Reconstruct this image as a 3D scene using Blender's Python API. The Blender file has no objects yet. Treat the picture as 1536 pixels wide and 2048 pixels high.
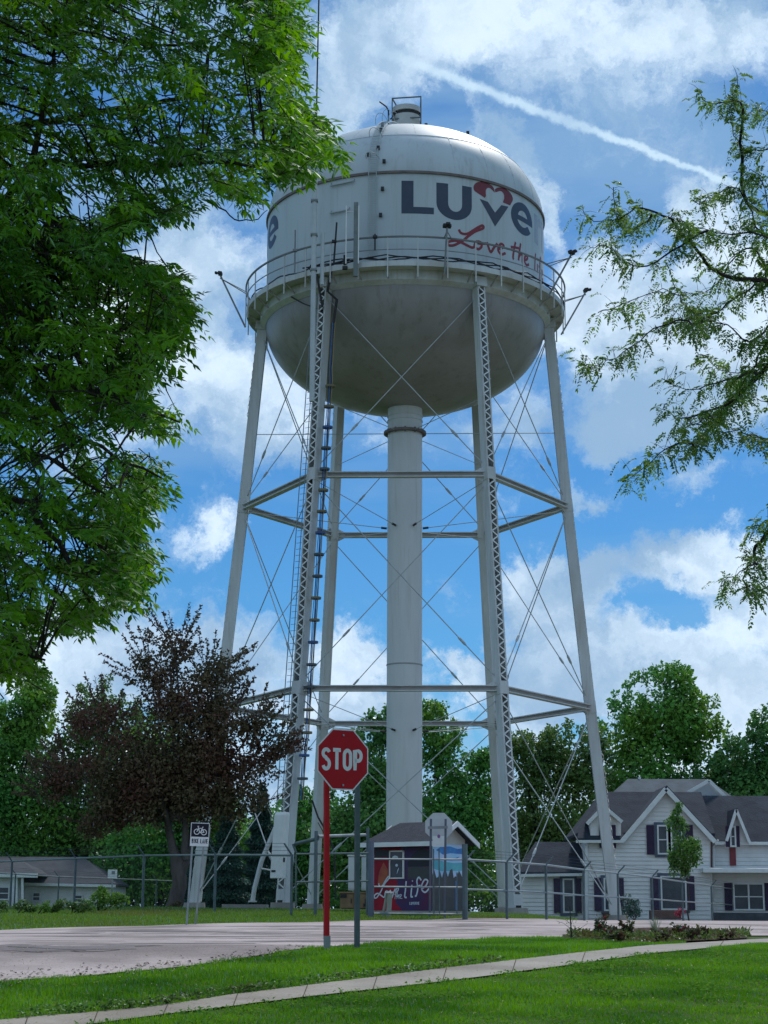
import bpy, bmesh, math, random
import numpy as np
from mathutils import Vector, Matrix, Quaternion
from mathutils.geometry import tessellate_polygon
random.seed(7); RNG=np.random.default_rng(11)
SC=bpy.context.scene
PI=math.pi; R_=math.radians
# ------------------------------------------------------------ camera
F=3718.4; TH=.21366; RO=.0045; E=1.6
_c,_s=math.cos(TH),math.sin(TH)
FW=Vector((0,_c,_s)); UP0=Vector((0,-_s,_c)); RT0=Vector((1,0,0))
RT=math.cos(RO)*RT0+math.sin(RO)*UP0; UPV=-math.sin(RO)*RT0+math.cos(RO)*UP0
cd=bpy.data.cameras.new('camera'); cam=bpy.data.objects.new('camera',cd); SC.collection.objects.link(cam)
cd.sensor_fit='VERTICAL'; cd.sensor_height=36; cd.lens=F/2048*36; cd.clip_start=.1; cd.clip_end=6000
M=Matrix((( RT.x,UPV.x,-FW.x,0),(RT.y,UPV.y,-FW.y,0),(RT.z,UPV.z,-FW.z,E),(0,0,0,1))); cam.matrix_world=M
SC.camera=cam
def ray(px,py):
    px=float(px); py=float(py); return FW+(px-768)/F*RT-(py-1024)/F*UPV
def at(px,py,Y):
    Y=float(Y); v=ray(px,py); k=Y/v.y; return Vector((v.x*k,Y,v.z*k+E))
# ------------------------------------------------------------ light
SUN_EL=R_(52); SUN_AZ=R_(22)       # azimuth from +Y towards +X : sun stands behind the tower, to the right
w=bpy.data.worlds.new('World'); SC.world=w; w.use_nodes=True
NT=w.node_tree; NT.nodes.clear()
def N(t,**k):
    n=NT.nodes.new(t)
    for a,b in k.items(): setattr(n,a,b)
    return n
def L(a,b): NT.links.new(a,b)
def mth(op,a,b=None,clamp=False):
    n=N('ShaderNodeMath',operation=op,use_clamp=clamp)
    for i,v in enumerate((a,b)):
        if v is None: continue
        if isinstance(v,(int,float)): n.inputs[i].default_value=v
        else: L(v,n.inputs[i])
    return n.outputs[0]
def vmt(op,a,b=None,out=0):
    n=N('ShaderNodeVectorMath',operation=op)
    for i,v in enumerate((a,b)):
        if v is None: continue
        if isinstance(v,(tuple,list,Vector)): n.inputs[i].default_value=tuple(v)
        else: L(v,n.inputs[i])
    return n.outputs[out]
def mixc(f,a,b):
    n=N('ShaderNodeMix',data_type='RGBA')
    for i,v in ((0,f),(6,a),(7,b)):
        if isinstance(v,(int,float)): n.inputs[i].default_value=v
        elif isinstance(v,tuple): n.inputs[i].default_value=v if len(v)==4 else v+(1,)
        else: L(v,n.inputs[i])
    return n.outputs[2]
def mrange(v,a,b,c=0,d=1,smooth=True):
    n=N('ShaderNodeMapRange'); n.interpolation_type='SMOOTHSTEP' if smooth else 'LINEAR'
    L(v,n.inputs[0])
    for i,x in ((1,a),(2,b),(3,c),(4,d)): n.inputs[i].default_value=x
    return n.outputs[0]
sky=N('ShaderNodeTexSky'); sky.sky_type='NISHITA'; sky.sun_disc=False; sky.sun_elevation=SUN_EL; sky.sun_rotation=SUN_AZ
sky.air_density=1.0; sky.dust_density=.3; sky.ozone_density=2.0
tc=N('ShaderNodeTexCoord'); DIR=tc.outputs['Generated']
def noise(vec,scale,detail=6,rough=.6,out=0):
    n=N('ShaderNodeTexNoise'); L(vec,n.inputs['Vector']); n.inputs['Scale'].default_value=scale
    n.inputs['Detail'].default_value=detail; n.inputs['Roughness'].default_value=rough; return n.outputs[out]
nz=noise(DIR,10,9,.68,1)
wob=vmt('MULTIPLY',vmt('SUBTRACT',nz,(.5,.5,.5)),(.12,.12,.10))
DW=vmt('ADD',DIR,wob)
def blob(px,py,rx,ry,wt,soft=.0):
    c=ray(px,py).normalized()
    d=vmt('MULTIPLY',vmt('SUBTRACT',DW,c),(F/rx,F/max(rx,ry)*.7,F/ry))
    ln=vmt('LENGTH',d,None,1)
    return mrange(ln,1.25,.25,0,wt)
acc=None
# cumulus (px,py,rx,ry,weight): positions on the sky dome, given as viewing directions
for b in [(1100,60,480,120,.30),(1450,100,240,110,.26),(820,60,260,90,.2),(1240,610,190,150,.75),(1130,560,90,140,.6),(1330,800,240,130,.6),(1500,640,170,190,.5),(1400,395,110,60,.5),(1210,880,110,50,.35),
          (1030,370,42,130,.42),(985,250,40,60,.3),(690,150,90,110,.6),(640,250,80,90,.45),(430,560,150,160,.5),(500,790,150,150,.45),(300,620,200,200,.4),
          (400,1060,90,70,.45),(420,1330,210,110,.65),(150,1300,200,150,.5),(700,1340,90,80,.5),(890,1345,65,60,.55),(740,1440,160,60,.5),
          (1130,1180,130,110,.72),(1060,1330,140,90,.6),(1400,1110,190,70,.6),(1490,1200,120,90,.45),(1330,1330,290,90,.72),(1500,1420,200,90,.6),
          (1150,1000,70,40,.28),(1370,980,130,45,.3),(900,1160,50,90,.25),(1440,500,90,50,.45),(760,880,120,40,.22),(1000,850,90,60,.3),(250,1050,70,60,.3),
          (1300,1200,60,36,-.3),(1365,1235,50,40,-.28),(1130,1060,110,50,-.3),(1230,380,110,80,-.35),(1120,430,60,60,-.25),(800,1050,200,140,-.25),(560,1150,150,90,-.25),(300,930,120,40,-.3),(1290,1010,160,40,-.25)]:
    o=blob(*b); acc=o if acc is None else mth('ADD',acc,o)
fb=noise(vmt('MULTIPLY',DW,(1,1,1.5)),17,11,.66)
fb2=noise(DIR,4.3,5,.55)
dens=mth('ADD',mth('ADD',acc,mth('MULTIPLY',mth('SUBTRACT',fb,.5),1.25)),mth('MULTIPLY',mth('SUBTRACT',fb2,.5),.6))
sep=N('ShaderNodeSeparateXYZ'); L(DIR,sep.inputs[0]); ZZ=sep.outputs[2]
dens=mth('ADD',mth('ADD',dens,.05),mrange(ZZ,.15,.03,0,.5))
dens=mth('ADD',dens,mrange(sep.outputs[1],.35,-.1,0,.25))
alpha=mrange(dens,.0,.50)
# high thin veil across the top of the view
veil=noise(vmt('MULTIPLY',DIR,(2.2,1,9)),2.6,5,.5)
veil=mth('MULTIPLY',mrange(veil,.38,.64),mrange(ZZ,.12,.40,.30,.8))
veil=mth('ADD',veil,mrange(ZZ,.39,.48,0,.42),True)
# condensation trail: a great-circle band between two directions
A=ray(700,78).normalized(); B=ray(1450,362).normalized(); NP=A.cross(B).normalized()
DT=vmt('ADD',DIR,vmt('MULTIPLY',vmt('SUBTRACT',noise(DIR,90,6,.7,1),(.5,.5,.5)),(.009,.009,.009)))
dd=mth('ABSOLUTE',vmt('DOT_PRODUCT',DT,NP,1))
T=(B-A).normalized(); tt=vmt('DOT_PRODUCT',DIR,T,1); ta,tb=A.dot(T),B.dot(T)
wd=mrange(tt,ta,tb,.0052,.0026,False)
trail=mth('MULTIPLY',mrange(mth('DIVIDE',dd,wd),1.0,.15,0,.8),mrange(tt,ta-.01,ta+.05))
trail=mth('MULTIPLY',trail,mrange(tt,tb+.02,tb-.01))
trail=mth('MULTIPLY',trail,mrange(noise(DIR,28,3,.5),.2,.6,.55,1))
shade=noise(vmt('MULTIPLY',DW,(1,1,1.7)),11,6,.55)
K=10.0
def kc(r,g,b): return (r*K,g*K,b*K,1)
ccol=mixc(mrange(shade,.36,.68),kc(.20,.32,.47),kc(.50,.61,.72))
ccol=mixc(mrange(dens,.5,1.3,0,.6),ccol,kc(.30,.40,.52))
tint=N('ShaderNodeMix',data_type='RGBA',blend_type='MULTIPLY'); tint.inputs[0].default_value=1
L(sky.outputs[0],tint.inputs[6]); tint.inputs[7].default_value=(.17,.40,.60,1)
base=tint.outputs[2]
col=mixc(mth('MULTIPLY',veil,.75),base,kc(.20,.33,.48))
col=mixc(alpha,col,ccol)
col=mixc(trail,col,kc(.46,.60,.70))
bg=N('ShaderNodeBackground'); bg.inputs[1].default_value=.1; L(col,bg.inputs[0])
wo=N('ShaderNodeOutputWorld'); L(bg.outputs[0],wo.inputs[0])
sd=bpy.data.lights.new('sun','SUN'); sd.energy=2.1; sd.angle=R_(8); sd.color=(1,.96,.9)
so=bpy.data.objects.new('sun',sd); SC.collection.objects.link(so)
sdir=Vector((math.sin(SUN_AZ)*math.cos(SUN_EL),math.cos(SUN_AZ)*math.cos(SUN_EL),math.sin(SUN_EL)))
so.rotation_euler=(-sdir).to_track_quat('-Z','Y').to_euler()
vs=SC.view_settings; vs.view_transform='Standard'; vs.look='None'; vs.exposure=0.62; vs.gamma=1
SC.cycles.max_bounces=6; SC.cycles.transparent_max_bounces=24
# ------------------------------------------------------------ materials
MATS={}
def mat(name,c1,c2=None,scale=3,rough=.6,metal=0,bump=0,bscale=None,detail=5,lo=.35,hi=.65,stretch=(1,1,1),spec=.5,c3=None,s3=.6):
    if name in MATS: return MATS[name]
    m=bpy.data.materials.new(name); m.use_nodes=True; nt=m.node_tree; p=nt.nodes['Principled BSDF']
    p.inputs['Roughness'].default_value=rough; p.inputs['Metallic'].default_value=metal
    p.inputs['Specular IOR Level'].default_value=spec if rough<.6 else .15
    t=nt.nodes.new('ShaderNodeTexCoord'); mp=nt.nodes.new('ShaderNodeMapping'); mp.inputs['Scale'].default_value=stretch
    nt.links.new(t.outputs['Object'],mp.inputs[0])
    if c2 is None: c2=tuple(v*.82 for v in c1)
    n=nt.nodes.new('ShaderNodeTexNoise'); n.inputs['Scale'].default_value=scale; n.inputs['Detail'].default_value=detail; n.inputs['Roughness'].default_value=.6
    nt.links.new(mp.outputs[0],n.inputs['Vector'])
    r=nt.nodes.new('ShaderNodeMapRange'); r.inputs[1].default_value=lo; r.inputs[2].default_value=hi; nt.links.new(n.outputs[0],r.inputs[0])
    x=nt.nodes.new('ShaderNodeMix'); x.data_type='RGBA'; nt.links.new(r.outputs[0],x.inputs[0])
    x.inputs[6].default_value=c1+(1,); x.inputs[7].default_value=c2+(1,); o=x.outputs[2]
    if c3:
        n3=nt.nodes.new('ShaderNodeTexNoise'); n3.inputs['Scale'].default_value=s3; n3.inputs['Detail'].default_value=4; nt.links.new(mp.outputs[0],n3.inputs['Vector'])
        r3=nt.nodes.new('ShaderNodeMapRange'); r3.inputs[1].default_value=.5; r3.inputs[2].default_value=.68; nt.links.new(n3.outputs[0],r3.inputs[0])
        x3=nt.nodes.new('ShaderNodeMix'); x3.data_type='RGBA'; nt.links.new(r3.outputs[0],x3.inputs[0]); nt.links.new(o,x3.inputs[6]); x3.inputs[7].default_value=c3+(1,); o=x3.outputs[2]
    nt.links.new(o,p.inputs['Base Color'])
    if bump:
        nb=nt.nodes.new('ShaderNodeTexNoise'); nb.inputs['Scale'].default_value=bscale or scale*4; nb.inputs['Detail'].default_value=4
        nt.links.new(mp.outputs[0],nb.inputs['Vector'])
        b=nt.nodes.new('ShaderNodeBump'); b.inputs['Strength'].default_value=bump; b.inputs['Distance'].default_value=.05
        nt.links.new(nb.outputs[0],b.inputs['Height']); nt.links.new(b.outputs[0],p.inputs['Normal'])
    MATS[name]=m; return m
def leafmat(name,ca,cb,cc=None,trans=.35,clump=.5,rough=.5,gloss=.25):
    m=bpy.data.materials.new(name); m.use_nodes=True; nt=m.node_tree; nt.nodes.clear()
    nn=nt.nodes.new; lk=nt.links.new
    at_=nn('ShaderNodeAttribute'); at_.attribute_name='rnd'
    tcn=nn('ShaderNodeTexCoord'); n=nn('ShaderNodeTexNoise'); n.inputs['Scale'].default_value=clump; n.inputs['Detail'].default_value=3; lk(tcn.outputs['Object'],n.inputs['Vector'])
    x=nn('ShaderNodeMix'); x.data_type='RGBA'; lk(at_.outputs['Fac'],x.inputs[0]); x.inputs[6].default_value=ca+(1,); x.inputs[7].default_value=cb+(1,)
    r=nn('ShaderNodeMapRange'); r.inputs[1].default_value=.45; r.inputs[2].default_value=.65; lk(n.outputs[0],r.inputs[0])
    y=nn('ShaderNodeMix'); y.data_type='RGBA'; lk(r.outputs[0],y.inputs[0]); lk(x.outputs[2],y.inputs[6]); y.inputs[7].default_value=(cc or cb)+(1,)
    d=nn('ShaderNodeBsdfDiffuse'); lk(y.outputs[2],d.inputs[0])
    t=nn('ShaderNodeBsdfTranslucent'); hs=nn('ShaderNodeHueSaturation'); hs.inputs['Value'].default_value=1.5; hs.inputs['Saturation'].default_value=1.05; hs.inputs['Hue'].default_value=.49
    lk(y.outputs[2],hs.inputs['Color']); lk(hs.outputs[0],t.inputs[0])
    mx=nn('ShaderNodeMixShader'); mx.inputs[0].default_value=trans; lk(d.outputs[0],mx.inputs[1]); lk(t.outputs[0],mx.inputs[2])
    g=nn('ShaderNodeBsdfGlossy'); g.inputs['Roughness'].default_value=rough; g.inputs[0].default_value=(.9,.95,1,1)
    fr=nn('ShaderNodeFresnel'); fr.inputs[0].default_value=1.35
    ml=nn('ShaderNodeMath'); ml.operation='MULTIPLY'; ml.inputs[1].default_value=gloss; lk(fr.outputs[0],ml.inputs[0])
    m2=nn('ShaderNodeMixShader'); lk(ml.outputs[0],m2.inputs[0]); lk(mx.outputs[0],m2.inputs[1]); lk(g.outputs[0],m2.inputs[2])
    o=nn('ShaderNodeOutputMaterial'); lk(m2.outputs[0],o.inputs[0]); MATS[name]=m; return m
TANKP=mat('tank_paint',(.48,.53,.56),(.42,.47,.49),.35,.5,bump=.05,bscale=.8,stretch=(1,1,.35),c3=(.44,.48,.48),s3=.25)
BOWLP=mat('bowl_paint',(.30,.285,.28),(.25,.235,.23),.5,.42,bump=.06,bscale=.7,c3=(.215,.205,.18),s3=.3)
STEEL=mat('leg_paint',(.56,.58,.58),(.46,.48,.48),1.2,.5,stretch=(1,1,.3),c3=(.42,.41,.38),s3=.5)
STEELD=mat('girt_paint',(.42,.40,.40),(.34,.32,.31),2,.6)
RODM=mat('rod_steel',(.42,.45,.46),(.30,.33,.34),3,.5)
RISER=mat('riser_paint',(.62,.63,.63),(.55,.56,.56),.8,.5,stretch=(1,1,.2))
NAVY=mat('navy_paint',(.022,.036,.068),(.028,.044,.078),2,.45)
REDP=mat('red_logo_paint',(.17,.010,.025),(.14,.010,.022),2,.45)
def streaks(m,col,sc,amt):
    nt=m.node_tree; p=nt.nodes['Principled BSDF']; nn=nt.nodes.new; lk=nt.links.new; src=p.inputs['Base Color'].links[0].from_socket
    t=nn('ShaderNodeTexCoord'); mp=nn('ShaderNodeMapping'); mp.inputs['Scale'].default_value=(sc,sc,sc*.05); lk(t.outputs['Object'],mp.inputs[0])
    n=nn('ShaderNodeTexNoise'); n.inputs['Scale'].default_value=1; n.inputs['Detail'].default_value=6; n.inputs['Roughness'].default_value=.7; lk(mp.outputs[0],n.inputs['Vector'])
    r=nn('ShaderNodeMapRange'); r.inputs[1].default_value=.52; r.inputs[2].default_value=.80; r.inputs[4].default_value=amt; lk(n.outputs[0],r.inputs[0])
    x=nn('ShaderNodeMix'); x.data_type='RGBA'; lk(r.outputs[0],x.inputs[0]); lk(src,x.inputs[6]); x.inputs[7].default_value=col+(1,); lk(x.outputs[2],p.inputs['Base Color'])
streaks(TANKP,(.20,.20,.17),2.6,.5); streaks(BOWLP,(.12,.105,.075),2.0,.7); streaks(STEEL,(.22,.17,.12),5,.5); streaks(RISER,(.28,.26,.22),4,.45)
DARK=mat('dark_metal',(.05,.05,.055),(.035,.035,.04),4,.6)
GREY=mat('grey_metal',(.22,.24,.25),(.16,.18,.19),3,.5)
GALV=mat('galvanised_steel',(.30,.34,.36),(.20,.24,.26),3,.42,metal=.5)
WHITE=mat('white_plastic',(.74,.74,.72),(.66,.66,.63),1.5,.4)
RUST=mat('rusty_band',(.20,.165,.155),(.14,.115,.11),2,.7)
CONC=mat('concrete',(.36,.34,.31),(.27,.255,.235),1.6,.9,bump=.25,bscale=14,c3=(.24,.225,.20),s3=.6)
BLUEC=mat('blue_cable',(.03,.12,.35),(.02,.09,.28),4,.5)
YELC=mat('tan_cable',(.35,.26,.12),(.28,.2,.09),4,.5)
# ------------------------------------------------------------ object helpers
COL=SC.collection
def tag(o,label=None,cat=None,group=None,kind=None):
    if label: o['label']=label
    if cat: o['category']=cat
    if group: o['group']=group
    if kind: o['kind']=kind
    return o
def empty(name,loc,label,cat,group=None,rz=0):
    o=bpy.data.objects.new(name,None); COL.objects.link(o); o.location=loc; o.rotation_euler=(0,0,rz); o.empty_display_size=.3
    return tag(o,label,cat,group)
def link(name,me,m,parent=None,keep=False):
    o=bpy.data.objects.new(name,me); COL.objects.link(o)
    for q in (m if isinstance(m,(list,tuple)) else [m]): me.materials.append(q)
    if parent is not None:
        o.parent=parent
    return o
class MB:
    """collects shapes in WORLD coordinates (minus an origin) into one mesh"""
    def __init__(s,o=(0,0,0)): s.v=[]; s.f=[]; s.mi=[]; s.o=Vector(o); s.sm=False
    def add(s,vs,fs,mi=0):
        k=len(s.v); s.v+=[tuple(Vector(a)-s.o) for a in vs]; s.f+=[tuple(i+k for i in f) for f in fs]; s.mi+=[mi]*len(fs); return s
    def box(s,c,d,ax=None,mi=0):
        c=Vector(c); X,Y,Z=ax if ax else (Vector((1,0,0)),Vector((0,1,0)),Vector((0,0,1)))
        vs=[c+X*(d[0]/2*i)+Y*(d[1]/2*j)+Z*(d[2]/2*k) for k in(-1,1) for j in(-1,1) for i in(-1,1)]
        return s.add(vs,[(0,2,3,1),(4,5,7,6),(0,1,5,4),(2,6,7,3),(0,4,6,2),(1,3,7,5)],mi)
    def beam(s,a,b,w,h,side=None,mi=0,off=(0,0)):
        a=Vector(a); b=Vector(b); Z=(b-a).normalized(); X=Vector(side) if side is not None else Z.cross(Vector((0,0,1)))
        if X.length<1e-4: X=Vector((1,0,0))
        X=(X-Z*X.dot(Z)).normalized(); Y=Z.cross(X)
        c=(a+b)/2+X*off[0]+Y*off[1]
        return s.box(c,(w,h,(b-a).length),(X,Y,Z),mi)
    def tube(s,pts,r,n=8,mi=0,cap=True):
        pts=[Vector(p) for p in pts]; rs=r if isinstance(r,(list,tuple)) else [r]*len(pts)
        vs=[]; fs=[]; pv=None
        for i,p in enumerate(pts):
            t=(pts[min(i+1,len(pts)-1)]-pts[max(i-1,0)]).normalized()
            u=(pv-t*pv.dot(t)) if pv is not None else t.orthogonal()
            if u.length<1e-5: u=t.orthogonal()
            u.normalize(); pv=u; q=t.cross(u)
            for j in range(n):
                a=2*PI*j/n; vs.append(p+(u*math.cos(a)+q*math.sin(a))*rs[i])
        for i in range(len(pts)-1):
            for j in range(n):
                fs.append((i*n+j,i*n+(j+1)%n,(i+1)*n+(j+1)%n,(i+1)*n+j))
        if cap: fs.append(tuple(range(n))[::-1]); fs.append(tuple((len(pts)-1)*n+j for j in range(n)))
        return s.add(vs,fs,mi)
    def lathe(s,c,prof,n=96,mi=0,a0=0,a1=2*PI):
        c=Vector(c); vs=[]; fs=[]; full=abs(a1-a0-2*PI)<1e-6; m=n if full else n+1
        for (r,z) in prof:
            for j in range(m):
                a=a0+(a1-a0)*j/n; vs.append(c+Vector((r*math.cos(a),r*math.sin(a),z)))
        for i in range(len(prof)-1):
            for j in range(n):
                k=(j+1)%m; fs.append((i*m+j,i*m+k,(i+1)*m+k,(i+1)*m+j))
        return s.add(vs,fs,mi)
    def poly(s,pts,d,mi=0):
        """flat polygon (list of 3d points) extruded by vector d"""
        n=len(pts); d=Vector(d); vs=[Vector(p) for p in pts]+[Vector(p)+d for p in pts]
        fs=[tuple(range(n))[::-1],tuple(range(n,2*n))]+[(i,(i+1)%n,n+(i+1)%n,n+i) for i in range(n)]
        return s.add(vs,fs,mi)
    def build(s,name,m,parent=None,smooth=False,bevel=0,angle=40):
        me=bpy.data.meshes.new(name); me.from_pydata(s.v,[],s.f)
        bm=bmesh.new(); bm.from_mesh(me); bmesh.ops.recalc_face_normals(bm,faces=bm.faces)
        if bevel: bmesh.ops.bevel(bm,geom=bm.edges[:],offset=bevel,segments=2,affect='EDGES',profile=.6)
        bm.to_mesh(me); bm.free()
        if isinstance(m,(list,tuple)) and not bevel: me.polygons.foreach_set('material_index',s.mi)
        if smooth:
            me.polygons.foreach_set('use_smooth',[True]*len(me.polygons))
            try: me.set_sharp_from_angle(angle=R_(angle))
            except Exception: pass
        me.update(); return link(name,me,m,parent)
def npmesh(name,V,Fc,m,parent=None,rnd=None,smooth=False):
    me=bpy.data.meshes.new(name); V=np.asarray(V,dtype=np.float32); Fc=np.asarray(Fc,dtype=np.int32); nf,k=Fc.shape
    me.vertices.add(len(V)); me.vertices.foreach_set('co',V.ravel())
    me.loops.add(nf*k); me.loops.foreach_set('vertex_index',Fc.ravel())
    me.polygons.add(nf); me.polygons.foreach_set('loop_start',np.arange(0,nf*k,k,dtype=np.int32)); me.polygons.foreach_set('loop_total',np.full(nf,k,dtype=np.int32))
    if smooth: me.polygons.foreach_set('use_smooth',np.ones(nf,dtype=bool))
    if rnd is not None:
        a=me.attributes.new('rnd','FLOAT','FACE'); a.data.foreach_set('value',np.asarray(rnd,dtype=np.float32))
    me.update(calc_edges=True); me.validate()
    return link(name,me,m,parent)
def unit(a): return a/np.maximum(np.linalg.norm(a,axis=1,keepdims=True),1e-9)
def leaves(C,D,Nn,Ln,Wd,fold=.25):
    """folded rhombic leaves : base C, axis D, normal N -> verts, tris"""
    D=unit(D); S=unit(np.cross(D,Nn)); Nn=np.cross(S,D)
    Ln=np.asarray(Ln)[:,None]*np.ones((len(C),1)); Wd=np.asarray(Wd)[:,None]*np.ones((len(C),1))
    a=C; b=C+D*Ln*.42+S*Wd*.5+Nn*Wd*fold; c=C+D*Ln; d=C+D*Ln*.42-S*Wd*.5+Nn*Wd*fold
    V=np.stack([a,b,c,d],1).reshape(-1,3); n=len(C); i=np.arange(n)[:,None]*4
    Fc=np.concatenate([i+np.array([[0,1,2]]),i+np.array([[0,2,3]])],1).reshape(-1,3)
    r=np.repeat(RNG.random(n),2); return V,Fc,r
# ------------------------------------------------------------ terrain
PXK=np.array([-900,0,300,600,860,1050,1150,1536,2600.])
DK=np.array([-400,0,15,24,30,38,46,50,54,58,60,66,75,96,130,200,400,4000.])
def row(*a): return list(a)
HT=np.array([
 row(-1.6,-1.6,-.85,-.40,-.42,-.43,-.42,-.30,-.12,-.02,.05,.13,.25,.30,.35,.4,.8,4),
 row(-1.6,-1.6,-.85,-.40,-.42,-.43,-.42,-.30,-.12,-.02,.05,.13,.25,.30,.35,.4,.8,4),
 row(-1.6,-1.6,-.85,-.40,-.42,-.42,-.36,-.32,-.12,-.02,.05,.17,.28,.32,.35,.4,.8,4),
 row(-1.6,-1.6,-.85,-.40,-.41,-.38,-.32,-.27,-.21,-.04,.02,.12,.22,.33,.35,.4,.8,4),
 row(-1.6,-1.6,-.85,-.40,-.40,-.35,-.28,-.24,-.20,-.15,-.05,.06,.16,.28,.33,.4,.8,4),
 row(-1.6,-1.6,-.85,-.40,-.40,-.35,-.27,-.23,-.20,-.17,-.16,-.08,.02,.12,.1,.2,.8,4),
 row(-1.6,-1.6,-.85,-.40,-.40,-.35,-.27,-.23,-.20,-.18,-.17,-.17,-.18,-.20,-.22,.0,.8,4),
 row(-1.6,-1.6,-.85,-.40,-.40,-.35,-.27,-.23,-.20,-.18,-.17,-.18,-.19,-.22,-.25,-.2,.8,4),
 row(-1.6,-1.6,-.85,-.40,-.40,-.35,-.27,-.23,-.20,-.18,-.17,-.18,-.19,-.22,-.25,-.2,.8,4)])
def hgt(x,y):
    """ground height (world z)"""
    x=np.atleast_1d(np.asarray(x,float)); y=np.atleast_1d(np.asarray(y,float))
    px=768+F*x/np.maximum(y,12.)
    px=np.clip(px,PXK[0],PXK[-1]); yy=np.clip(y,DK[0],DK[-1])
    i=np.clip(np.searchsorted(PXK,px)-1,0,len(PXK)-2); j=np.clip(np.searchsorted(DK,yy)-1,0,len(DK)-2)
    a=(px-PXK[i])/(PXK[i+1]-PXK[i]); b=(yy-DK[j])/(DK[j+1]-DK[j])
    return (HT[i,j]*(1-a)*(1-b)+HT[i+1,j]*a*(1-b)+HT[i,j+1]*(1-a)*b+HT[i+1,j+1]*a*b)+E
import bisect
_PX=PXK.tolist(); _DK=DK.tolist(); _HT=HT.tolist()
def h1(x,y):
    x=float(x); y=float(y); px=min(max(768+F*x/max(y,12.),_PX[0]),_PX[-1]); yy=min(max(y,_DK[0]),_DK[-1])
    i=min(max(bisect.bisect_left(_PX,px)-1,0),len(_PX)-2); j=min(max(bisect.bisect_left(_DK,yy)-1,0),len(_DK)-2)
    a=(px-_PX[i])/(_PX[i+1]-_PX[i]); b=(yy-_DK[j])/(_DK[j+1]-_DK[j])
    return _HT[i][j]*(1-a)*(1-b)+_HT[i+1][j]*a*(1-b)+_HT[i][j+1]*(1-a)*b+_HT[i+1][j+1]*a*b+E
def gx(px,d): return (px-768)/F*d          # world x of an image column at distance d (near horizon)
def gp(px,d,dz=0): x=gx(px,d); return Vector((x,d,h1(x,d)+dz))
def gdist(px,py,lo=8,hi=60):
    """distance at which the view ray meets the ground"""
    v=ray(px,py); d=lo; sx=v.x/v.y; sz=v.z/v.y
    while d<hi:
        if E+sz*d<h1(sx*d,d): return d
        d+=.06
    return hi
xs=np.unique(np.concatenate([np.linspace(-32,32,129),np.geomspace(32,1800,26),-np.geomspace(32,1800,26)]))
ys=np.unique(np.concatenate([[-400,-100,-30,-10,0,4],np.linspace(6,40,96),np.linspace(40,80,90),np.linspace(80,140,60),np.geomspace(140,3800,30)]))
X,Y=np.meshgrid(xs,ys); Z=hgt(X.ravel(),Y.ravel())
nx,ny=len(xs),len(ys); ii=(np.arange(ny-1)[:,None]*nx+np.arange(nx-1)[None,:]).ravel()
SOIL=mat('lawn_soil',(.045,.085,.012),(.03,.06,.01),1.3,.95,bump=.5,bscale=30,c3=(.06,.095,.018),s3=.25)
g=npmesh('ground',np.stack([X.ravel(),Y.ravel(),Z],1),np.stack([ii,ii+1,ii+nx+1,ii+nx],1),SOIL,smooth=True); g['kind']='structure'
def sheet(name,cols,m,dz,nsub=24,kind='structure',sub=8):
    """cols: list of (px, dnear, dfar); a sheet following the ground"""
    V=[];cs=[]
    for a,b in zip(cols[:-1],cols[1:]):
        for k in range(sub):
            t=k/sub; cs.append([a[i]*(1-t)+b[i]*t for i in range(3)])
    cs.append(cols[-1])
    for px,dn,df in cs:
        for k in range(nsub+1):
            d=dn+(df-dn)*k/nsub; x=gx(px,d); V.append((x,d,h1(x,d)+(dz(px,k/nsub) if callable(dz) else dz)))
    n=nsub+1; fs=[(i*n+k,(i+1)*n+k,(i+1)*n+k+1,i*n+k+1) for i in range(len(cs)-1) for k in range(nsub)]
    o=npmesh(name,V,fs,m,smooth=True); 
    if kind: o['kind']=kind
    return o
def lerp(tab,x):
    return float(np.interp(x,[t[0] for t in tab],[t[1] for t in tab]))
ROADN=[(-900,2010),(0,1968),(200,1955),(400,1935),(620,1899),(750,1891),(1020,1878),(1289,1874),(1536,1873),(2200,1872)]
ROADF=[(-900,44),(0,46),(300,50),(600,53),(860,58),(1050,64),(1120,70),(1180,86),(1230,104),(1536,106),(2200,106)]
def roadn(px): return gdist(px,lerp(ROADN,px),10,50)
ROADM=mat('worn_road',(.42,.355,.35),(.27,.225,.22),.55,.92,bump=.5,bscale=22,stretch=(1,1,1),c3=(.19,.16,.155),s3=.28,detail=12,lo=.38,hi=.66)
sheet('road',[(p,roadn(p),lerp(ROADF,p)) for p in list(range(-880,2200,44))],ROADM,.02,90,sub=1)
# cracks and patches: thin dark tar lines lying on the road
cr=MB()
rr=random.Random(5)
for i in range(120):
    px=rr.uniform(-80,1560); n=rr.randint(4,9); dn=roadn(px); df=lerp(ROADF,px); d=dn+(min(df,60)-dn)*rr.uniform(.06,.85)
    L_=[];x0=gx(px,d); yy=d; wdt=rr.uniform(.008,.05)
    for k in range(n):
        L_.append((x0,yy)); x0+=rr.uniform(.08,.4); yy+=rr.uniform(-.3,.3)
    for k in range(n-1):
        (xa,ya),(xb,yb)=L_[k],L_[k+1]; w1=wdt*rr.uniform(.5,1.6)
        cr.add([(xa,ya-w1,h1(xa,ya-w1)+.026),(xb,yb-w1,h1(xb,yb-w1)+.026),(xb,yb+w1,h1(xb,yb+w1)+.026),(xa,ya+w1,h1(xa,ya+w1)+.026)],[(0,1,2,3)])
o=cr.build('road_crack',mat('crack_tar',(.07,.062,.062),(.11,.10,.10),3,.95)); tag(o,kind='structure')
pt=MB()
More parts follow.
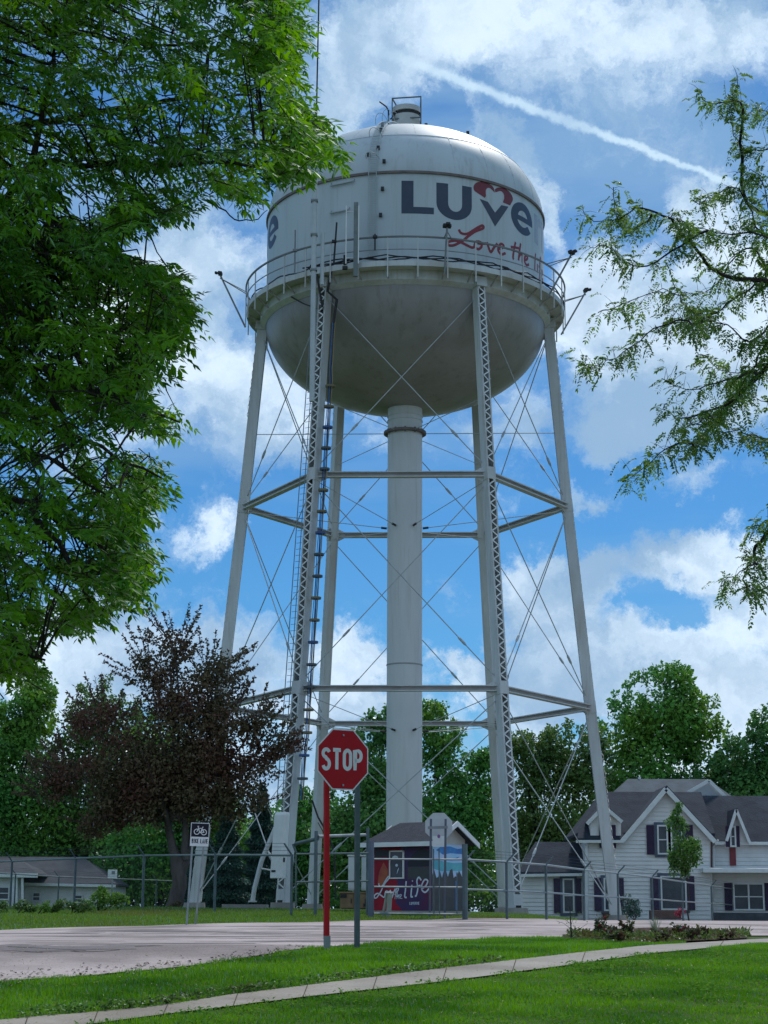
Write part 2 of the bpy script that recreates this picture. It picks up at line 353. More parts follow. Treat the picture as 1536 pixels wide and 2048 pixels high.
for i in range(26):
    px=rr.uniform(-60,1100); dn=roadn(px); df=min(lerp(ROADF,px),62); d=dn+(df-dn)*rr.uniform(.1,.9); w1,l1=rr.uniform(.3,1.6),rr.uniform(.15,.9); x0=gx(px,d); n=14
    ps=[(x0+w1*math.cos(2*PI*k/n)*rr.uniform(.7,1.15),d+l1*math.sin(2*PI*k/n)*rr.uniform(.7,1.15)) for k in range(n)]
    pt.add([(x_,y_,h1(x_,y_)+.0235) for x_,y_ in ps]+[(x0,d,h1(x0,d)+.0235)],[(k,(k+1)%n,n) for k in range(n)])
tag(pt.build('road_patch',mat('road_patch_asphalt',(.13,.115,.12),(.20,.175,.175),2,.95,bump=.4,bscale=25)),kind='structure')
SWU=[(-900,2160),(-200,2062),(20,2046),(330,2018),(460,1996),(620,1975),(900,1938),(1180,1905),(1289,1893),(1500,1880),(1700,1873),(2200,1868)]
SWL=[(-900,2230),(-200,2108),(242,2048),(620,1998),(900,1965),(1100,1938),(1289,1910),(1500,1889),(1700,1879),(2200,1873)]
def swn(px): return gdist(px,lerp(SWL,px),4,40)
def swf(px): return gdist(px,lerp(SWU,px),4,40)
SWM=mat('sidewalk_concrete',(.33,.30,.265),(.26,.235,.205),1.2,.92,bump=.3,bscale=18,c3=(.21,.185,.16),s3=.8,detail=8)
swc=[(p,swn(p),swf(p)) for p in range(-600,2100,45)]
sheet('sidewalk',swc,SWM,.02,8,sub=1)
jt=MB()
for k,(p,a,b) in enumerate(swc):
    if k%3==0: 
        A_,B_=gp(p,a,.026),gp(p+8,b,.026); jt.add([A_,A_+Vector((.009,0,0)),B_+Vector((.009,0,0)),B_],[(0,1,2,3)])
tag(jt.build('sidewalk_joint',mat('joint_dirt',(.07,.06,.045),(.05,.045,.035),3,.95)),kind='structure')
# flower bed mound at the corner by the road
FBN=[(1120,1880),(1200,1887),(1289,1889),(1400,1884),(1490,1879)]
FBF=[(1120,1872),(1200,1870),(1289,1868),(1400,1869),(1490,1873)]
def fbz(px,t): return .03+.16*math.sin(PI*t)*max(0,math.sin(PI*min(1,max(0,(px-1120)/370))))**.6
fbc=[(p,gdist(p,lerp(FBN,p),15,50),max(gdist(p,lerp(FBF,p),15,50),gdist(p,lerp(FBN,p),15,50)+.6)) for p in range(1120,1491,18)]
MULCH=mat('mulch',(.075,.042,.028),(.032,.02,.014),9,.95,bump=1,bscale=30)
sheet('flower_bed',fbc,MULCH,fbz,10,sub=2)
# ------------------------------------------------------------ grass
def grass(name,pts,hh,ww,m,seed,lean=.5):
    n=len(pts); r=np.random.default_rng(seed)
    a=r.random(n)*2*PI; le=r.random(n)*lean; h=hh*(.45+.7*r.random(n))*(.75+.35*np.sin(pts[:,0]*2.3+1.7*np.sin(pts[:,1]*1.9))*np.sin(pts[:,1]*3.1+pts[:,0])); w_=ww*(.6+.8*r.random(n))
    sx=np.cos(a)*w_/2; sy=np.sin(a)*w_/2; b=r.random(n)*2*PI
    P=np.stack([pts[:,0],pts[:,1],hgt(pts[:,0],pts[:,1])-.005],1)
    V=np.stack([P+np.stack([sx,sy,0*sx],1),P-np.stack([sx,sy,0*sx],1),P+np.stack([np.cos(b)*le*h,np.sin(b)*le*h,h],1)],1).reshape(-1,3)
    o=npmesh(name,V,np.arange(3*n).reshape(-1,3),m,rnd=r.random(n)); o['kind']='stuff'; return o
GR=leafmat('lawn_grass',(.085,.235,.012),(.14,.32,.018),(.045,.15,.010),.4,.7)
GRB=leafmat('bank_grass',(.09,.19,.022),(.14,.25,.035),(.13,.16,.035),.35,.3)
def scat(n,pa,pb,fn,ff,seed,dmin=0):
    """random ground points between two distance curves, uniform per area"""
    r=np.random.default_rng(seed); out=[]
    tabx=np.linspace(pa,pb,120); dn=np.array([fn(p) for p in tabx]); df=np.array([ff(p) for p in tabx])
    while sum(len(o) for o in out)<n:
        px=r.uniform(pa,pb,n); a=np.interp(px,tabx,dn); b=np.interp(px,tabx,df); u=r.random(n)
        d=np.sqrt(a*a+(b*b-a*a)*u); keep=(b>a+.05)&(r.random(n)<(b*b-a*a)/np.max(df*df-dn*dn))
        out.append(np.stack([(px-768)/F*d,d],1)[keep])
    return np.concatenate(out)[:n]
grass('lawn_grass',scat(170000,-120,1760,lambda p:13.2,lambda p:max(13.3,swn(p)+.03),1),.055,.011,GR,2)
grass('verge_grass',scat(120000,-300,1360,lambda p:swf(p)-.04,lambda p:(roadn(p)+.05 if p<1190 else gdist(p,lerp(FBN,p),15,50)),3),.075,.013,GR,4)
bankf=lambda p:max(lerp(ROADF,p)+14,70)
grass('bank_grass',scat(110000,-300,1150,lambda p:lerp(ROADF,p)-.1,bankf,5),.11,.035,GRB,6)
r=np.random.default_rng(12); n=9000; cl=np.stack([r.uniform(-4,5,150),r.uniform(13.4,23,150)],1); ix=r.integers(0,150,n); P2=cl[ix]+r.normal(size=(n,2))*.13
px=768+F*P2[:,0]/P2[:,1]; ok=np.array([ (d_<swn(p)-.05) for p,d_ in zip(px,P2[:,1])]); P2=P2[ok]; n=len(P2)
C=np.stack([P2[:,0],P2[:,1],hgt(P2[:,0],P2[:,1])+.03+.03*r.random(n)],1); D_=r.normal(size=(n,3)); D_[:,2]=np.abs(D_[:,2])*.3
V,Fc,rn=leaves(C,D_,r.normal(size=(n,3))*.5+[0,0,1.5],.022+.02*r.random(n),.02+.015*r.random(n)); o=npmesh('clover',V,Fc,leafmat('clover_leaf',(.06,.17,.02),(.12,.25,.04),(.10,.24,.04),.3,2,gloss=.0),rnd=rn); o['kind']='stuff'
n=2600; P2=np.stack([r.uniform(-5,6,n),13.5+10*r.random(n)],1); C=np.stack([P2[:,0],P2[:,1],hgt(P2[:,0],P2[:,1])+.045],1); D_=r.normal(size=(n,3)); D_[:,2]*=.3
V,Fc,rn=leaves(C,D_,r.normal(size=(n,3))*.3+[0,0,1],.03+.03*r.random(n),.005+.004*r.random(n)); o=npmesh('grass_clippings',V,Fc,leafmat('dry_grass',(.24,.22,.09),(.32,.28,.13),(.2,.2,.07),.3,2),rnd=rn); o['kind']='stuff'
# weeds and fallen leaves along the far edge of the verge
r=np.random.default_rng(9); n=1100; px=r.uniform(60,1000,n); d=np.array([swf(p) for p in px])+np.abs(r.normal(0,.12,n)); x=gx(px,d)
C=np.stack([x,d,hgt(x,d)+.02+.06*r.random(n)],1); D_=r.normal(size=(n,3)); D_[:,2]=np.abs(D_[:,2])*.4
V,Fc,rn=leaves(C,D_,r.normal(size=(n,3))+[0,0,2],.03+.045*r.random(n),.02+.025*r.random(n))
o=npmesh('weeds',V,Fc,leafmat('weed_leaf',(.05,.14,.02),(.10,.22,.03),(.06,.09,.02),.35,2),rnd=rn); o['kind']='stuff'
n=420; px=r.uniform(-60,620,n); d=np.array([roadn(p) for p in px])+r.normal(0,.45,n)+.25; x=gx(px,d)
C=np.stack([x,d,hgt(x,d)+.025],1); D_=r.normal(size=(n,3)); D_[:,2]*=.08
V,Fc,rn=leaves(C,D_,r.normal(size=(n,3))*.15+[0,0,1],.02+.035*r.random(n),.02+.03*r.random(n))
o=npmesh('gravel',V,Fc,mat('edge_gravel',(.30,.27,.24),(.18,.16,.13),8,.9),rnd=rn); o['kind']='stuff'
# ------------------------------------------------------------ water tower
TC=Vector((1.10,96.,0)); ZB=h1(1.1,96.)
TW=empty('water_tower',(TC.x,TC.y,ZB),'white six-legged elevated water tower with navy and red lettering behind the chain link fence','water tower')
TO=Vector((TC.x,TC.y,ZB))
def T(): return MB(TO)
def pol(phi,r,z):
    """phi in degrees, 0 = towards the camera, + = right; z is height above the camera's eye"""
    a=R_(phi); return Vector((TC.x+r*math.sin(a),TC.y-r*math.cos(a),z+E))
ROTL=2.11
LANG=[-30-ROTL,30-ROTL,90-ROTL,150-ROTL,210-ROTL,270-ROTL]
def legR(z): return 10.659-.095*z-(.10 if 8<z<26 else 0)
ZD=31.6; ZBAND=36.85; RT_=7.51
cen=Vector((TC.x,TC.y,E))
# tank
b=T(); b.lathe(cen,[(RT_,ZD-.6),(RT_,ZBAND)],144); b.build('tank_wall',TANKP,TW,True)
b=T(); H=4.95; b.lathe(cen,[(RT_*math.cos(t),ZBAND+H*math.sin(t)) for t in np.linspace(0,PI/2-.03,40)],144); dome=b.build('roof_dome',TANKP,TW,True)
b=T()
for k in range(24):
    for t0,t1 in zip(np.linspace(0,1.3,14)[:-1],np.linspace(0,1.3,14)[1:]):
        ps=[pol(k*15+4,(RT_+.006)*math.cos(t),ZBAND+(H+.006)*math.sin(t)) for t in (t0,t1)]; b.beam(ps[0],ps[1],.035,.012,(ps[0]-ps[1]).cross(ps[0]-cen))
for t in (.52,1.08,1.32):
    b.lathe(cen,[((RT_)*math.cos(t+dt)*(1+e/7),ZBAND+(H)*math.sin(t+dt)*(1+e/7)) for dt,e in((-.002,0),(-.002,.02),(.002,.02),(.002,0))],120)
b.build('weld_seam',mat('seam_paint',(.50,.54,.55),(.44,.47,.48),1,.5),dome)
b=T(); HB=5.2
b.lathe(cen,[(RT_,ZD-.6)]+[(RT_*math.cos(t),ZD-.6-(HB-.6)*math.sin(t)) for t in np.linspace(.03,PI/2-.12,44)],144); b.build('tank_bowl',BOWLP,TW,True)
b=T(); b.lathe(cen,[(RT_-.02,ZBAND-.07),(RT_+.09,ZBAND-.07),(RT_+.09,ZBAND+.06),(RT_-.02,ZBAND+.06)],144); b.build('tank_band',RUST,TW,True)
# riser
b=T(); zt=26.9; g0=ZB-E
b.lathe(cen,[(.0,g0-.2),(.92,g0-.2),(.92,zt)],64)
b.lathe(cen,[(.93,26.0),(.955,26.0),(.955,26.04),(.93,26.04)],64); b.lathe(cen,[(.93,25.75),(.955,25.75),(.955,25.79),(.93,25.79)],64)
rs=b.build('riser_pipe',RISER,TW,True)
b=T(); b.lathe(cen,[(.93,25.05),(1.13,25.05),(1.13,25.19),(.93,25.19)],64)
for k in range(12): p=pol(k*30,1.03,25.12); b.box(p,(.10,.10,.26))
b.build('riser_collar',RUST,rs,True)
b=T(); b.lathe(cen,[(.925,12.66),(.945,12.66),(.945,12.72),(.925,12.72)],64); b.build('riser_joint',mat('joint_paint',(.35,.36,.36),None,2,.6),rs,True)
b=T(); b.lathe(cen,[(0,g0+.28),(1.5,g0+.28),(1.55,g0-.3)],48); b.build('riser_footing',CONC,TW,True)
# balcony
b=T(); b.lathe(cen,[(RT_+.01,ZD+.12),(8.52,ZD+.12),(8.56,ZD+.16),(8.56,ZD-.12),(8.50,ZD-.12),(8.42,ZD-.06),(RT_+.3,ZD-.06),(RT_+.3,ZD-.55),(RT_+.01,ZD-.75)],144)
balc=b.build('balcony',STEEL,TW,True,angle=25)
for k in range(36):
    b=T(); b.beam(pol(k*10+3,RT_+.3,ZD-.5),pol(k*10+3,8.4,ZD-.1),.05,.08); b.build('balcony_bracket',STEELD,balc)
for k in range(36):
    ph=k*10+3.5; b=T(); b.beam(pol(ph,8.60,ZD-.72),pol(ph,8.60,ZD+1.38),.055,.055,pol(ph+90,1,0)-pol(0,0,0)); b.build('railing_post',STEEL,balc)
b=T(); b.lathe(cen,[(8.57,ZD+1.34),(8.65,ZD+1.34),(8.65,ZD+1.42),(8.57,ZD+1.42)],144); b.build('handrail',mat('rail_dark',(.17,.175,.17),(.12,.12,.115),1,.5),balc,True)
b=T(); b.lathe(cen,[(8.58,ZD+.70),(8.62,ZD+.70),(8.62,ZD+.74),(8.58,ZD+.74)],144); b.build('midrail',GREY,balc,True)
# cables lying along the balcony
for q in range(3):
    rq=random.Random(q+3); b=T(); pts=[]
    for k in range(70): 
        ph=-38+k*3.1 if q else -95+k*2.3; pts.append(pol(ph,8.50+.03*q,ZD+.26+.07*math.sin(ph*.35+q*2)+rq.uniform(-.03,.04)+.05*q))
    b.tube(pts,.035,6); b.build('deck_cable',DARK,balc,True)
# legs
def legframe(phi):
    a,bb=pol(phi,legR(0),0),pol(phi,legR(31),31); Z=(bb-a).normalized(); Rd=(pol(phi,1,0)-pol(phi,0,0)).normalized()
    Rd=(Rd-Z*Rd.dot(Z)).normalized(); Tn=Z.cross(Rd); return Z,Rd,Tn
LR,LT=.52,.44      # radial depth, tangential width of a leg
for i,phi in enumerate(LANG):
    Z,Rd,Tn=legframe(phi); g0=h1(pol(phi,legR(0),0).x,pol(phi,legR(0),0).y)-E
    zs=[g0+.25,10.5,21.1,31.3]; b=T()
    for za,zb in zip(zs[:-1],zs[1:]):
        a,c=pol(phi,legR(za+.01),za),pol(phi,legR(zb-.01),zb)
        for s in(-1,1):
            b.beam(a+Tn*s*LT/2,c+Tn*s*LT/2,.016,LR,Tn)
            for q in(-1,1): b.beam(a+Tn*s*(LT/2-.035)+Rd*q*(LR/2+.006),c+Tn*s*(LT/2-.035)+Rd*q*(LR/2+.006),.075,.014,Tn)
    for zj in (10.5,21.1):
        for q in(-1,1): b.box(pol(phi,legR(zj),zj)+Rd*q*(LR/2+.018),(LT+.02,.02,.62),(Tn,Rd,Z))
        for s in(-1,1): b.box(pol(phi,legR(zj),zj)+Tn*s*(LT/2+.02),(.02,LR+.02,.62),(Tn,Rd,Z))
    for q in (-1,1): b.box(pol(phi,legR(g0+.7),g0+.6)+Rd*q*(LR/2+.02),(LT+.02,.02,.5),(Tn,Rd,Z))
    b.box(pol(phi,legR(31.1),31.15),(.6,.75,.5),(Tn,Rd,Z))
    for za,zb in zip(zs[:-1],zs[1:]):
        b.beam(pol(phi,legR(za+.01),za)-Rd*(LR/2-.01),pol(phi,legR(zb-.01),zb)-Rd*(LR/2-.01),LT-.02,.012,Tn)
    for z_ in np.arange(g0+1,31,.47):
        for s_ in(-1,1): b.box(pol(phi,legR(z_),z_)+Tn*s_*(LT/2+.012)+Rd*(LR/2-.03),(.03,.05,.05),(Tn,Rd,Z))
    leg=b.build('leg',STEEL,TW)
    b=T(); p=.47; z=g0+.9; sgn=1; tier=0
    while z<31.0:
        z2=z+p/2
        for q in(1,):
            a=pol(phi,legR(z),z)+Tn*sgn*(LT/2-.05)+Rd*q*(LR/2+.02); c=pol(phi,legR(z2),z2)-Tn*sgn*(LT/2-.05)+Rd*q*(LR/2+.02)
            if not any(abs(z-zj)<.36 for zj in(10.5,21.1)): b.beam(a,c,.012,.062,Rd)
        sgn=-sgn; z=z2
        if z>(10.5,21.1,40)[tier]: b.build('lacing',mat('lacing_paint',(.72,.74,.73),(.62,.63,.62),2,.5),leg); b=T(); tier+=1
    b.build('lacing',mat('lacing_paint',(.72,.74,.73),(.62,.63,.62),2,.5),leg)
    b=T(); q=pol(phi,legR(g0)+.02,g0); b.add([],[]); b.lathe(Vector((q.x,q.y,0)),[(0,g0+.27+E),(.55,g0+.27+E),(.62,g0-.4+E)],4 if 0 else 24); b.build('leg_footing',CONC,leg,True)
# girts between neighbouring legs
for lev in (10.5,21.1):
    for i in range(6):
        a,c=pol(LANG[i],legR(lev),lev),pol(LANG[(i+1)%6],legR(lev),lev); d=(c-a).normalized(); a=a+d*.2; c=c-d*.2; b=T(); up=Vector((0,0,1))
        b.beam(a+up*.115,c+up*.115,.05,.34,up); b.beam(a-up*.115,c-up*.115,.05,.34,up); gi=b.build('girt',STEEL,TW)
        b=T(); b.beam(a,c,.18,.03,up); b.build('girt_web',STEELD,gi)
        for e,dd in((a,d),(c,-d)): b=T(); b.poly([e+up*.42-dd*.02,e+up*.16+dd*.5,e-up*.16+dd*.5,e-up*.42-dd*.02],dd.cross(up)*.02); b.build('gusset_plate',STEEL,gi)
# diagonal tie rods in three tiers on all six sides, each with its turnbuckle
def rod(a,c,r=.026,tb=.22,pin=True):
    b=T(); b.tube([a,c],r,6); o=b.build('tie_rod',RODM,TW,True)
    if pin:
        p=a+(c-a)*tb; d=(c-a).normalized(); b=T(); b.tube([p-d*.30,p-d*.16,p+d*.16,p+d*.30],[.03,.065,.065,.03],6); b.build('turnbuckle',RODM,o)
base=[h1(pol(p,10.6,0).x,pol(p,10.6,0).y)-E+.35 for p in LANG]
for i in range(6):
    j=(i+1)%6
    for (z0,z1) in((None,10.5),(10.5,21.1),(21.1,30.9)):
        for p,q in((i,j),(j,i)):
            lo_=(base[p]+.2) if z0 is None else z0+.3
            a=pol(LANG[p],legR(lo_)-.05,lo_); c=pol(LANG[q],legR(z1-.35)-.05,z1-.35)
            rod(a,c,.027,.20 if (i+p)%2 else .24)
for z,rr_,in_ in((25.1,1.05,0),(19.9,.95,1),(9.2,.95,1)):
    for phi in LANG:
        zl={25.1:25.1,19.9:20.85,9.2:10.3}[z]
        a=pol(phi,.95,z+.05*in_); c=pol(phi,legR(zl)-.2,zl); b=T(); b.tube([a,c],.02,6); ro_=b.build('stay_rod',RODM,TW,True)
        if in_: d=(c-a).normalized(); b=T(); b.tube([a,a+d*.3],.06,6); b.build('rod_clevis',DARK,ro_)
# vent and its guard rail on the dome
vc=Vector((TC.x+.05,TC.y,E)); zv=42.95
b=T(); b.lathe(vc,[(.76,zv-1.3),(.76,zv+.22)],32); b.lathe(vc,[(.70,zv+.22),(.70,zv+.42)],32,0); b.lathe(vc,[(.80,zv+.42),(.80,zv+.72),(0,zv+.84)],40)
vent=b.build('roof_vent',mat('vent_paint',(.50,.50,.49),(.42,.42,.41),1.5,.6),TW,True,angle=30)
b=T(); b.lathe(vc,[(.715,zv+.24),(.715,zv+.40)],32); b.build('vent_screen',DARK,vent,True)
b=T(); cs=[Vector((vc.x+x,vc.y+y,zv+E)) for x,y in((-.80,-.55),(.78,-.80),(.78,.75),(-.45,.80))]
for p in cs: b.beam(p-Vector((0,0,1.35)),p+Vector((0,0,1.12)),.06,.06)
for h in (1.12,-.1):
    for k in range(4): 
        if True: b.beam(cs[k]+Vector((0,0,h)),cs[(k+1)%4]+Vector((0,0,h)),.06,.06)
b.build('vent_guard_rail',mat('guard_paint',(.12,.14,.15),None,2,.6),TW)
b=T(); p=vc+Vector((-1.0,-.4,zv-.35)); b.tube([p,p+Vector((0,0,.8)),p+Vector((-.12,0,1.05)),p+Vector((-.5,0,1.35))],.045,6); b.tube([p+Vector((.1,0,.3)),p+Vector((.45,0,.7)),p+Vector((.4,0,.95))],.04,6)
b.build('roof_davit',DARK,TW,True)
b=T(); q=[pol(-14-k*5,(RT_)*math.cos(1.02)+.25,ZBAND+H*math.sin(1.02)+.05) for k in range(4)]
q=[Vector((TC.x-3.9+k*.75,TC.y,ZBAND+E+H*math.sqrt(max(0,1-((3.9-k*.75)/RT_)**2))-.05)) for k in range(4)]
for p in q: b.beam(p,p+Vector((0,0,.42)),.04,.04)
b.tube([p+Vector((0,0,.4)) for p in q],.03,6); b.tube([p+Vector((0,0,.2)) for p in q],.02,6); b.build('roof_handrail',DARK,TW)
# tank ladder following wall and dome up to the vent
def surf(phi,t,o):    # t<0 wall metres below band, t>=0 dome angle
    return pol(phi,RT_+o,ZBAND+t) if t<0 else pol(phi,(RT_+o)*math.cos(t),ZBAND+(H+o)*math.sin(t))
ts=list(np.linspace(-5.1,-.01,14))+list(np.linspace(0.02,1.40,20)); LP=-13.3
b=T()
for s in(-1,1):
    b.tube([surf(LP,t,.16)+Vector((s*.2,0,0)) for t in ts],.022,6)
for k in range(len(ts)-1):
    for q in range(4 if ts[k]<0 else 3):
        t=ts[k]+(ts[k+1]-ts[k])*q/(4 if ts[k]<0 else 3); p=surf(LP,t,.16); b.tube([p-Vector((.2,0,0)),p+Vector((.2,0,0))],.011,5)
lad=b.build('tank_ladder',mat('ladder_paint',(.40,.45,.46),None,2,.5),TW)
b=T()
for t in (.15,.45,.75,1.0,1.2):
    p=surf(LP,t,.16); n=(p-surf(LP,t,0)).normalized(); ps=[p+Vector((.33*math.cos(a)*1,0,0))+n*(.65*math.sin(a)) for a in np.linspace(0,PI,10)]; b.tube(ps,.016,5)
b.build('ladder_hoop',mat('hoop_paint',(.40,.45,.46),None,2,.5),lad)
b=T()
for phi,t in((-11.8,.30),(-15.4,.22),(-12.6,.62),(-14.0,.80),(-9.5,-.9),(-10.2,-2.3),(20,1.15),(44,.90),(-9,.12)): b.box(surf(phi,t,.08),(.16,.16,.18))
b.build('grab_lug',DARK,TW)
for t,w in((-.35,1.25),(-1.85,1.0)):
    b=T(); p0,p1=pol(-31,RT_+.12,ZBAND+t-.02),pol(-31+w*8,RT_+.12,ZBAND+t); b.beam(p0,p1,.09,.05); b.beam(pol(-31,RT_,ZBAND+t+.18),p0,.04,.04); b.beam(pol(-31+w*8,RT_,ZBAND+t+.18),p1,.04,.04)
    b.build('antenna_bracket',mat('bracket_paint',(.36,.40,.41),None,2,.5),TW)
# ---- antenna mast beside the nearest left leg
mx,my=at(627,560,87.2).x,87.2
b=T(); zt1=at(627,352,87.2).z; b.tube([(mx,my,at(0,800,87.2).z),(mx,my,zt1)],.13,10); b.tube([(mx+.42,my+.1,ZD+E-1.2),(mx+.42,my+.1,ZD+E+1.5)],.10,8)
b.tube([(mx,my,zt1),(mx+.02,my,at(0,250,87.2).z)],.085,8); mast=b.build('antenna_mast',mat('mast_paint',(.46,.50,.51),(.40,.43,.44),1.5,.5),TW,True)
b=T(); b.tube([(mx+.02,my,at(0,252,87.2).z),(mx+.03,my,at(0,208,87.2).z)],.055,8); b.build('mast_base_clamp',mat('clamp_rust',(.20,.10,.08),(.12,.09,.09),4,.6),mast)
b=T(); b.tube([(mx+.03,my,at(0,262,87.2).z),(mx+.10,my,at(0,-75,87.2).z)],.04,6); b.tube([(mx+.09,my-.05,at(0,232,87.2).z),(mx+.13,my-.05,at(0,262,87.2).z),(mx+.1,my-.02,at(0,300,87.2).z)],.012,5); b.build('whip_antenna',DARK,mast)
for y in (352,402,470,540): b=T(); p=at(627,y,87.2); b.box(Vector((mx,my,p.z)),(.34,.34,.10)); b.build('mast_clamp',GREY,mast)
# small antennas on the railing
def pipe_ant(px,y0,y1,phi,r,m,lean=0,rr=8.66):
    p=pol(phi,rr,0); a=Vector((p.x,p.y,at(px,y1,p.y).z)); c=Vector((p.x+lean,p.y,at(px,y0,p.y).z)); b=T(); b.tube([a,c],r,8); b.box(Vector((p.x,p.y,ZD+E+1.38)),(.22,.2,.12)); b.build('pipe_antenna',m,TW,True)
pipe_ant(668,445,525,-25.0,.045,DARK,.12); pipe_ant(589,460,545,-41,.04,GREY); pipe_ant(746,468,500,-10.7,.04,DARK)
p=pol(-17.0,8.78,0); z0,z1=at(706,553,p.y).z,at(706,405,p.y).z
b=T(); b.box(Vector((p.x,p.y,(z0+z1)/2)),(.22,.16,z1-z0)); pa=b.build('panel_antenna',mat('antenna_grey',(.17,.20,.20),(.12,.14,.14),2,.5),TW,bevel=.02)
b=T()
for px in (692,717):
    q=at(px,500,p.y); zz0,zz1=at(px,528,p.y).z,at(px,412,p.y).z; b.box(Vector((q.x,p.y-.05,(zz0+zz1)/2)),(.055,.05,zz1-zz0)); b.beam(Vector((q.x,p.y-.05,zz1-.3)),Vector((p.x,p.y,zz1-.3)),.03,.03); b.beam(Vector((q.x,p.y-.05,zz0+.3)),Vector((p.x,p.y,zz0+.3)),.03,.03)
b.build('antenna_rod',WHITE,pa)
b=T(); q=at(690,520,my+.8); b.box(q,(.16,.16,.5)); b.box(q-Vector((0,0,.42)),(.26,.2,.16)); b.build('camera_unit',DARK,TW,bevel=.02)
# floodlights on outriggers
for phi,px,py,kk in((12.3,888,455,1),(57,1109,508,1),(99,1160,583,1),(-92,462,550,1)):
    p0=pol(phi,8.66,ZD+.1); r1=9.55 if abs(phi)<20 else 10.1; pp=pol(phi,r1,0); top=at(px,py,pp.y); 
    if abs(phi)<20: r1=9.2
    top=Vector((pol(phi,r1,0).x,pol(phi,r1,0).y,at(px,py,pol(phi,r1,0).y).z)); ra=pol(phi,8.61,ZD+1.38)
    b=T(); b.tube([p0-Vector((0,0,.6)),top],.05,6); b.tube([ra,top-Vector((0,0,.18))],.028,6); b.tube([pol(phi+2.5,8.61,ZD+1.38),top-Vector((0,0,.18))],.024,6); fl=b.build('floodlight_arm',GREY,TW)
    dr=(TC-top); dr.z=0; dr.normalize(); sd_=dr.cross(Vector((0,0,1))); fwd=(dr*.8-Vector((0,0,1))*.15).normalized(); up=sd_.cross(fwd)
    b=T(); b.box(top+Vector((0,0,.08)),(.42,.22,.17),(sd_,fwd,up)); b.box(top+Vector((0,0,.08))-fwd*.22,(.22,.16,.12),(sd_,fwd,up)); b.build('floodlight',DARK,TW,bevel=.03)
# climbing ladder on the near left leg
phi=LANG[0]; Z,Rd,Tn=legframe(phi); b=T()
g0=base[0]
off=lambda z,s: pol(phi,legR(z),z)+Rd*(LR/2+.22)+Tn*(.20+s*.17) 
sidev=-1 if Tn.x>0 else 1
off=lambda z,s: pol(phi,legR(z),z)+Rd*(LR/2+.16)+Tn*sidev*(.30+s*.15)
for s in(-1,1): b.tube([off(g0+3.5,s),off(30.5,s)],.024,5)
z=g0+3.6
while z<30.4: b.tube([off(z,-1),off(z,1)],.013,4); z+=.31
b.build('leg_ladder',mat('ladder_grey',(.16,.19,.21),None,2,.5),TW)
# cable run with hoops on the inner side of the same leg
offc=lambda z,x,y: pol(phi,legR(z),z)-Tn*sidev*(LT/2+.40)+Vector((x,y,0))
hm=[mat('hoop_dark',(.06,.08,.09),None,2,.5),mat('hoop_brass',(.16,.13,.06),None,2,.5),mat('hoop_blue',(.03,.08,.25),None,2,.5)]
z=6.2; k=0; cr_=T()
hp=[]
while z<26.6:
    b=T(); b.lathe(offc(z,0,0)-Vector((0,0,0)),[(.20,-.05),(.25,-.05),(.25,.05),(.20,.05),(.20,-.05)],20); hp.append((b,hm[(k*7)%5%3])); z+=1.08; k+=1
cbs=[(-.09,0,DARK),(-.03,-.06,BLUEC),(.04,.03,DARK),(.09,-.03,YELC),(.0,.08,BLUEC),(.07,.06,GREY)]
first=None
for x,y,m in cbs:
    b=T(); b.tube([offc(z,x+.012*math.sin(z*2+x*50),y) for z in np.linspace(5.2,29,40)],.017,5); c_=b.build('antenna_cable',m,TW,True); first=first or c_
for b,m in hp: b.build('cable_hoop',m,first,True)
b=T(); b.tube([offc(29,0,0),offc(30.2,.1,-.1),pol(phi+3,8.2,30.6),pol(phi+6,8.45,ZD+.3),pol(phi+12,8.5,ZD+.35)],.07,8); b.tube([pol(phi-4,8.4,ZD+.3),pol(phi-2,8.5,ZD+.5),pol(phi,8.5,ZD-.2),pol(phi+1,8.2,29.8)],.06,8); b.build('cable_bundle',DARK,TW,True)
b=T(); b.tube([pol(-50,7.75,ZD-.55),pol(-42,7.9,30.4),pol(phi,8.0,29.7)],.04,6); b.build('conduit',DARK,TW,True)
b=T(); b.tube([at(624,1600,89),at(636,1634,89),at(652,1662,89),at(668,1700,89),at(672,1800,89)],.045,6); b.tube([at(636,1645,89),at(655,1680,89)],.02,6); b.build('ground_cable',DARK,TW,True)
# equipment shroud on the near left leg
c=at(563,1690,86.0); ax=Rd.copy(); ax.z=0; ax.normalize(); sx=Vector((-ax.y,ax.x,0)); 
lean=Z; b=T(); w2=.37; 
prof=[(-.30,.02),(-.30,.30),(-.22,.42),(.22,.42),(.30,.30),(.30,.02)]
def ring(z,k): 
    o=c+lean*z; return [o+sx*x*k*1.12+ax*(-.05+(y)*k) for x,y in prof]
rings=[ring(-1.5,1.0),ring(1.35,1.0),ring(1.48,.86)]; vs=sum(rings,[]); fs=[]
for k in range(2):
    for j in range(6): fs.append((k*6+j,k*6+(j+1)%6,k*6+6+(j+1)%6,k*6+6+j))
fs+= [tuple(range(6))[::-1],tuple(12+j for j in range(6))]; b.add(vs,fs); bx=b.build('equipment_shroud',WHITE,TW,bevel=.02)
b=T(); b.box(c+ax*.375-sx*.08-lean*1.18,(.22,.03,.09),(sx,ax,lean)); b.box(c+sx*.34-lean*.68+ax*.2,(.03,.12,.2),(sx,ax,lean)); b.build('shroud_label',DARK,bx)
# leaning overflow pipe with a base plate
b=T(); q=[at(551,1655,88.5),at(523,1722,88.2),at(509,1777,88),at(505,1803,88)]; b.tube(q,.11,12); b.tube([q[-1]+Vector((0,0,.04)),q[-1]-Vector((0,0,.03))],.2,12); b.tube([at(522,1737,88.1),at(545,1741,87.8)],.04,6); b.build('overflow_pipe',STEEL,TW,True)
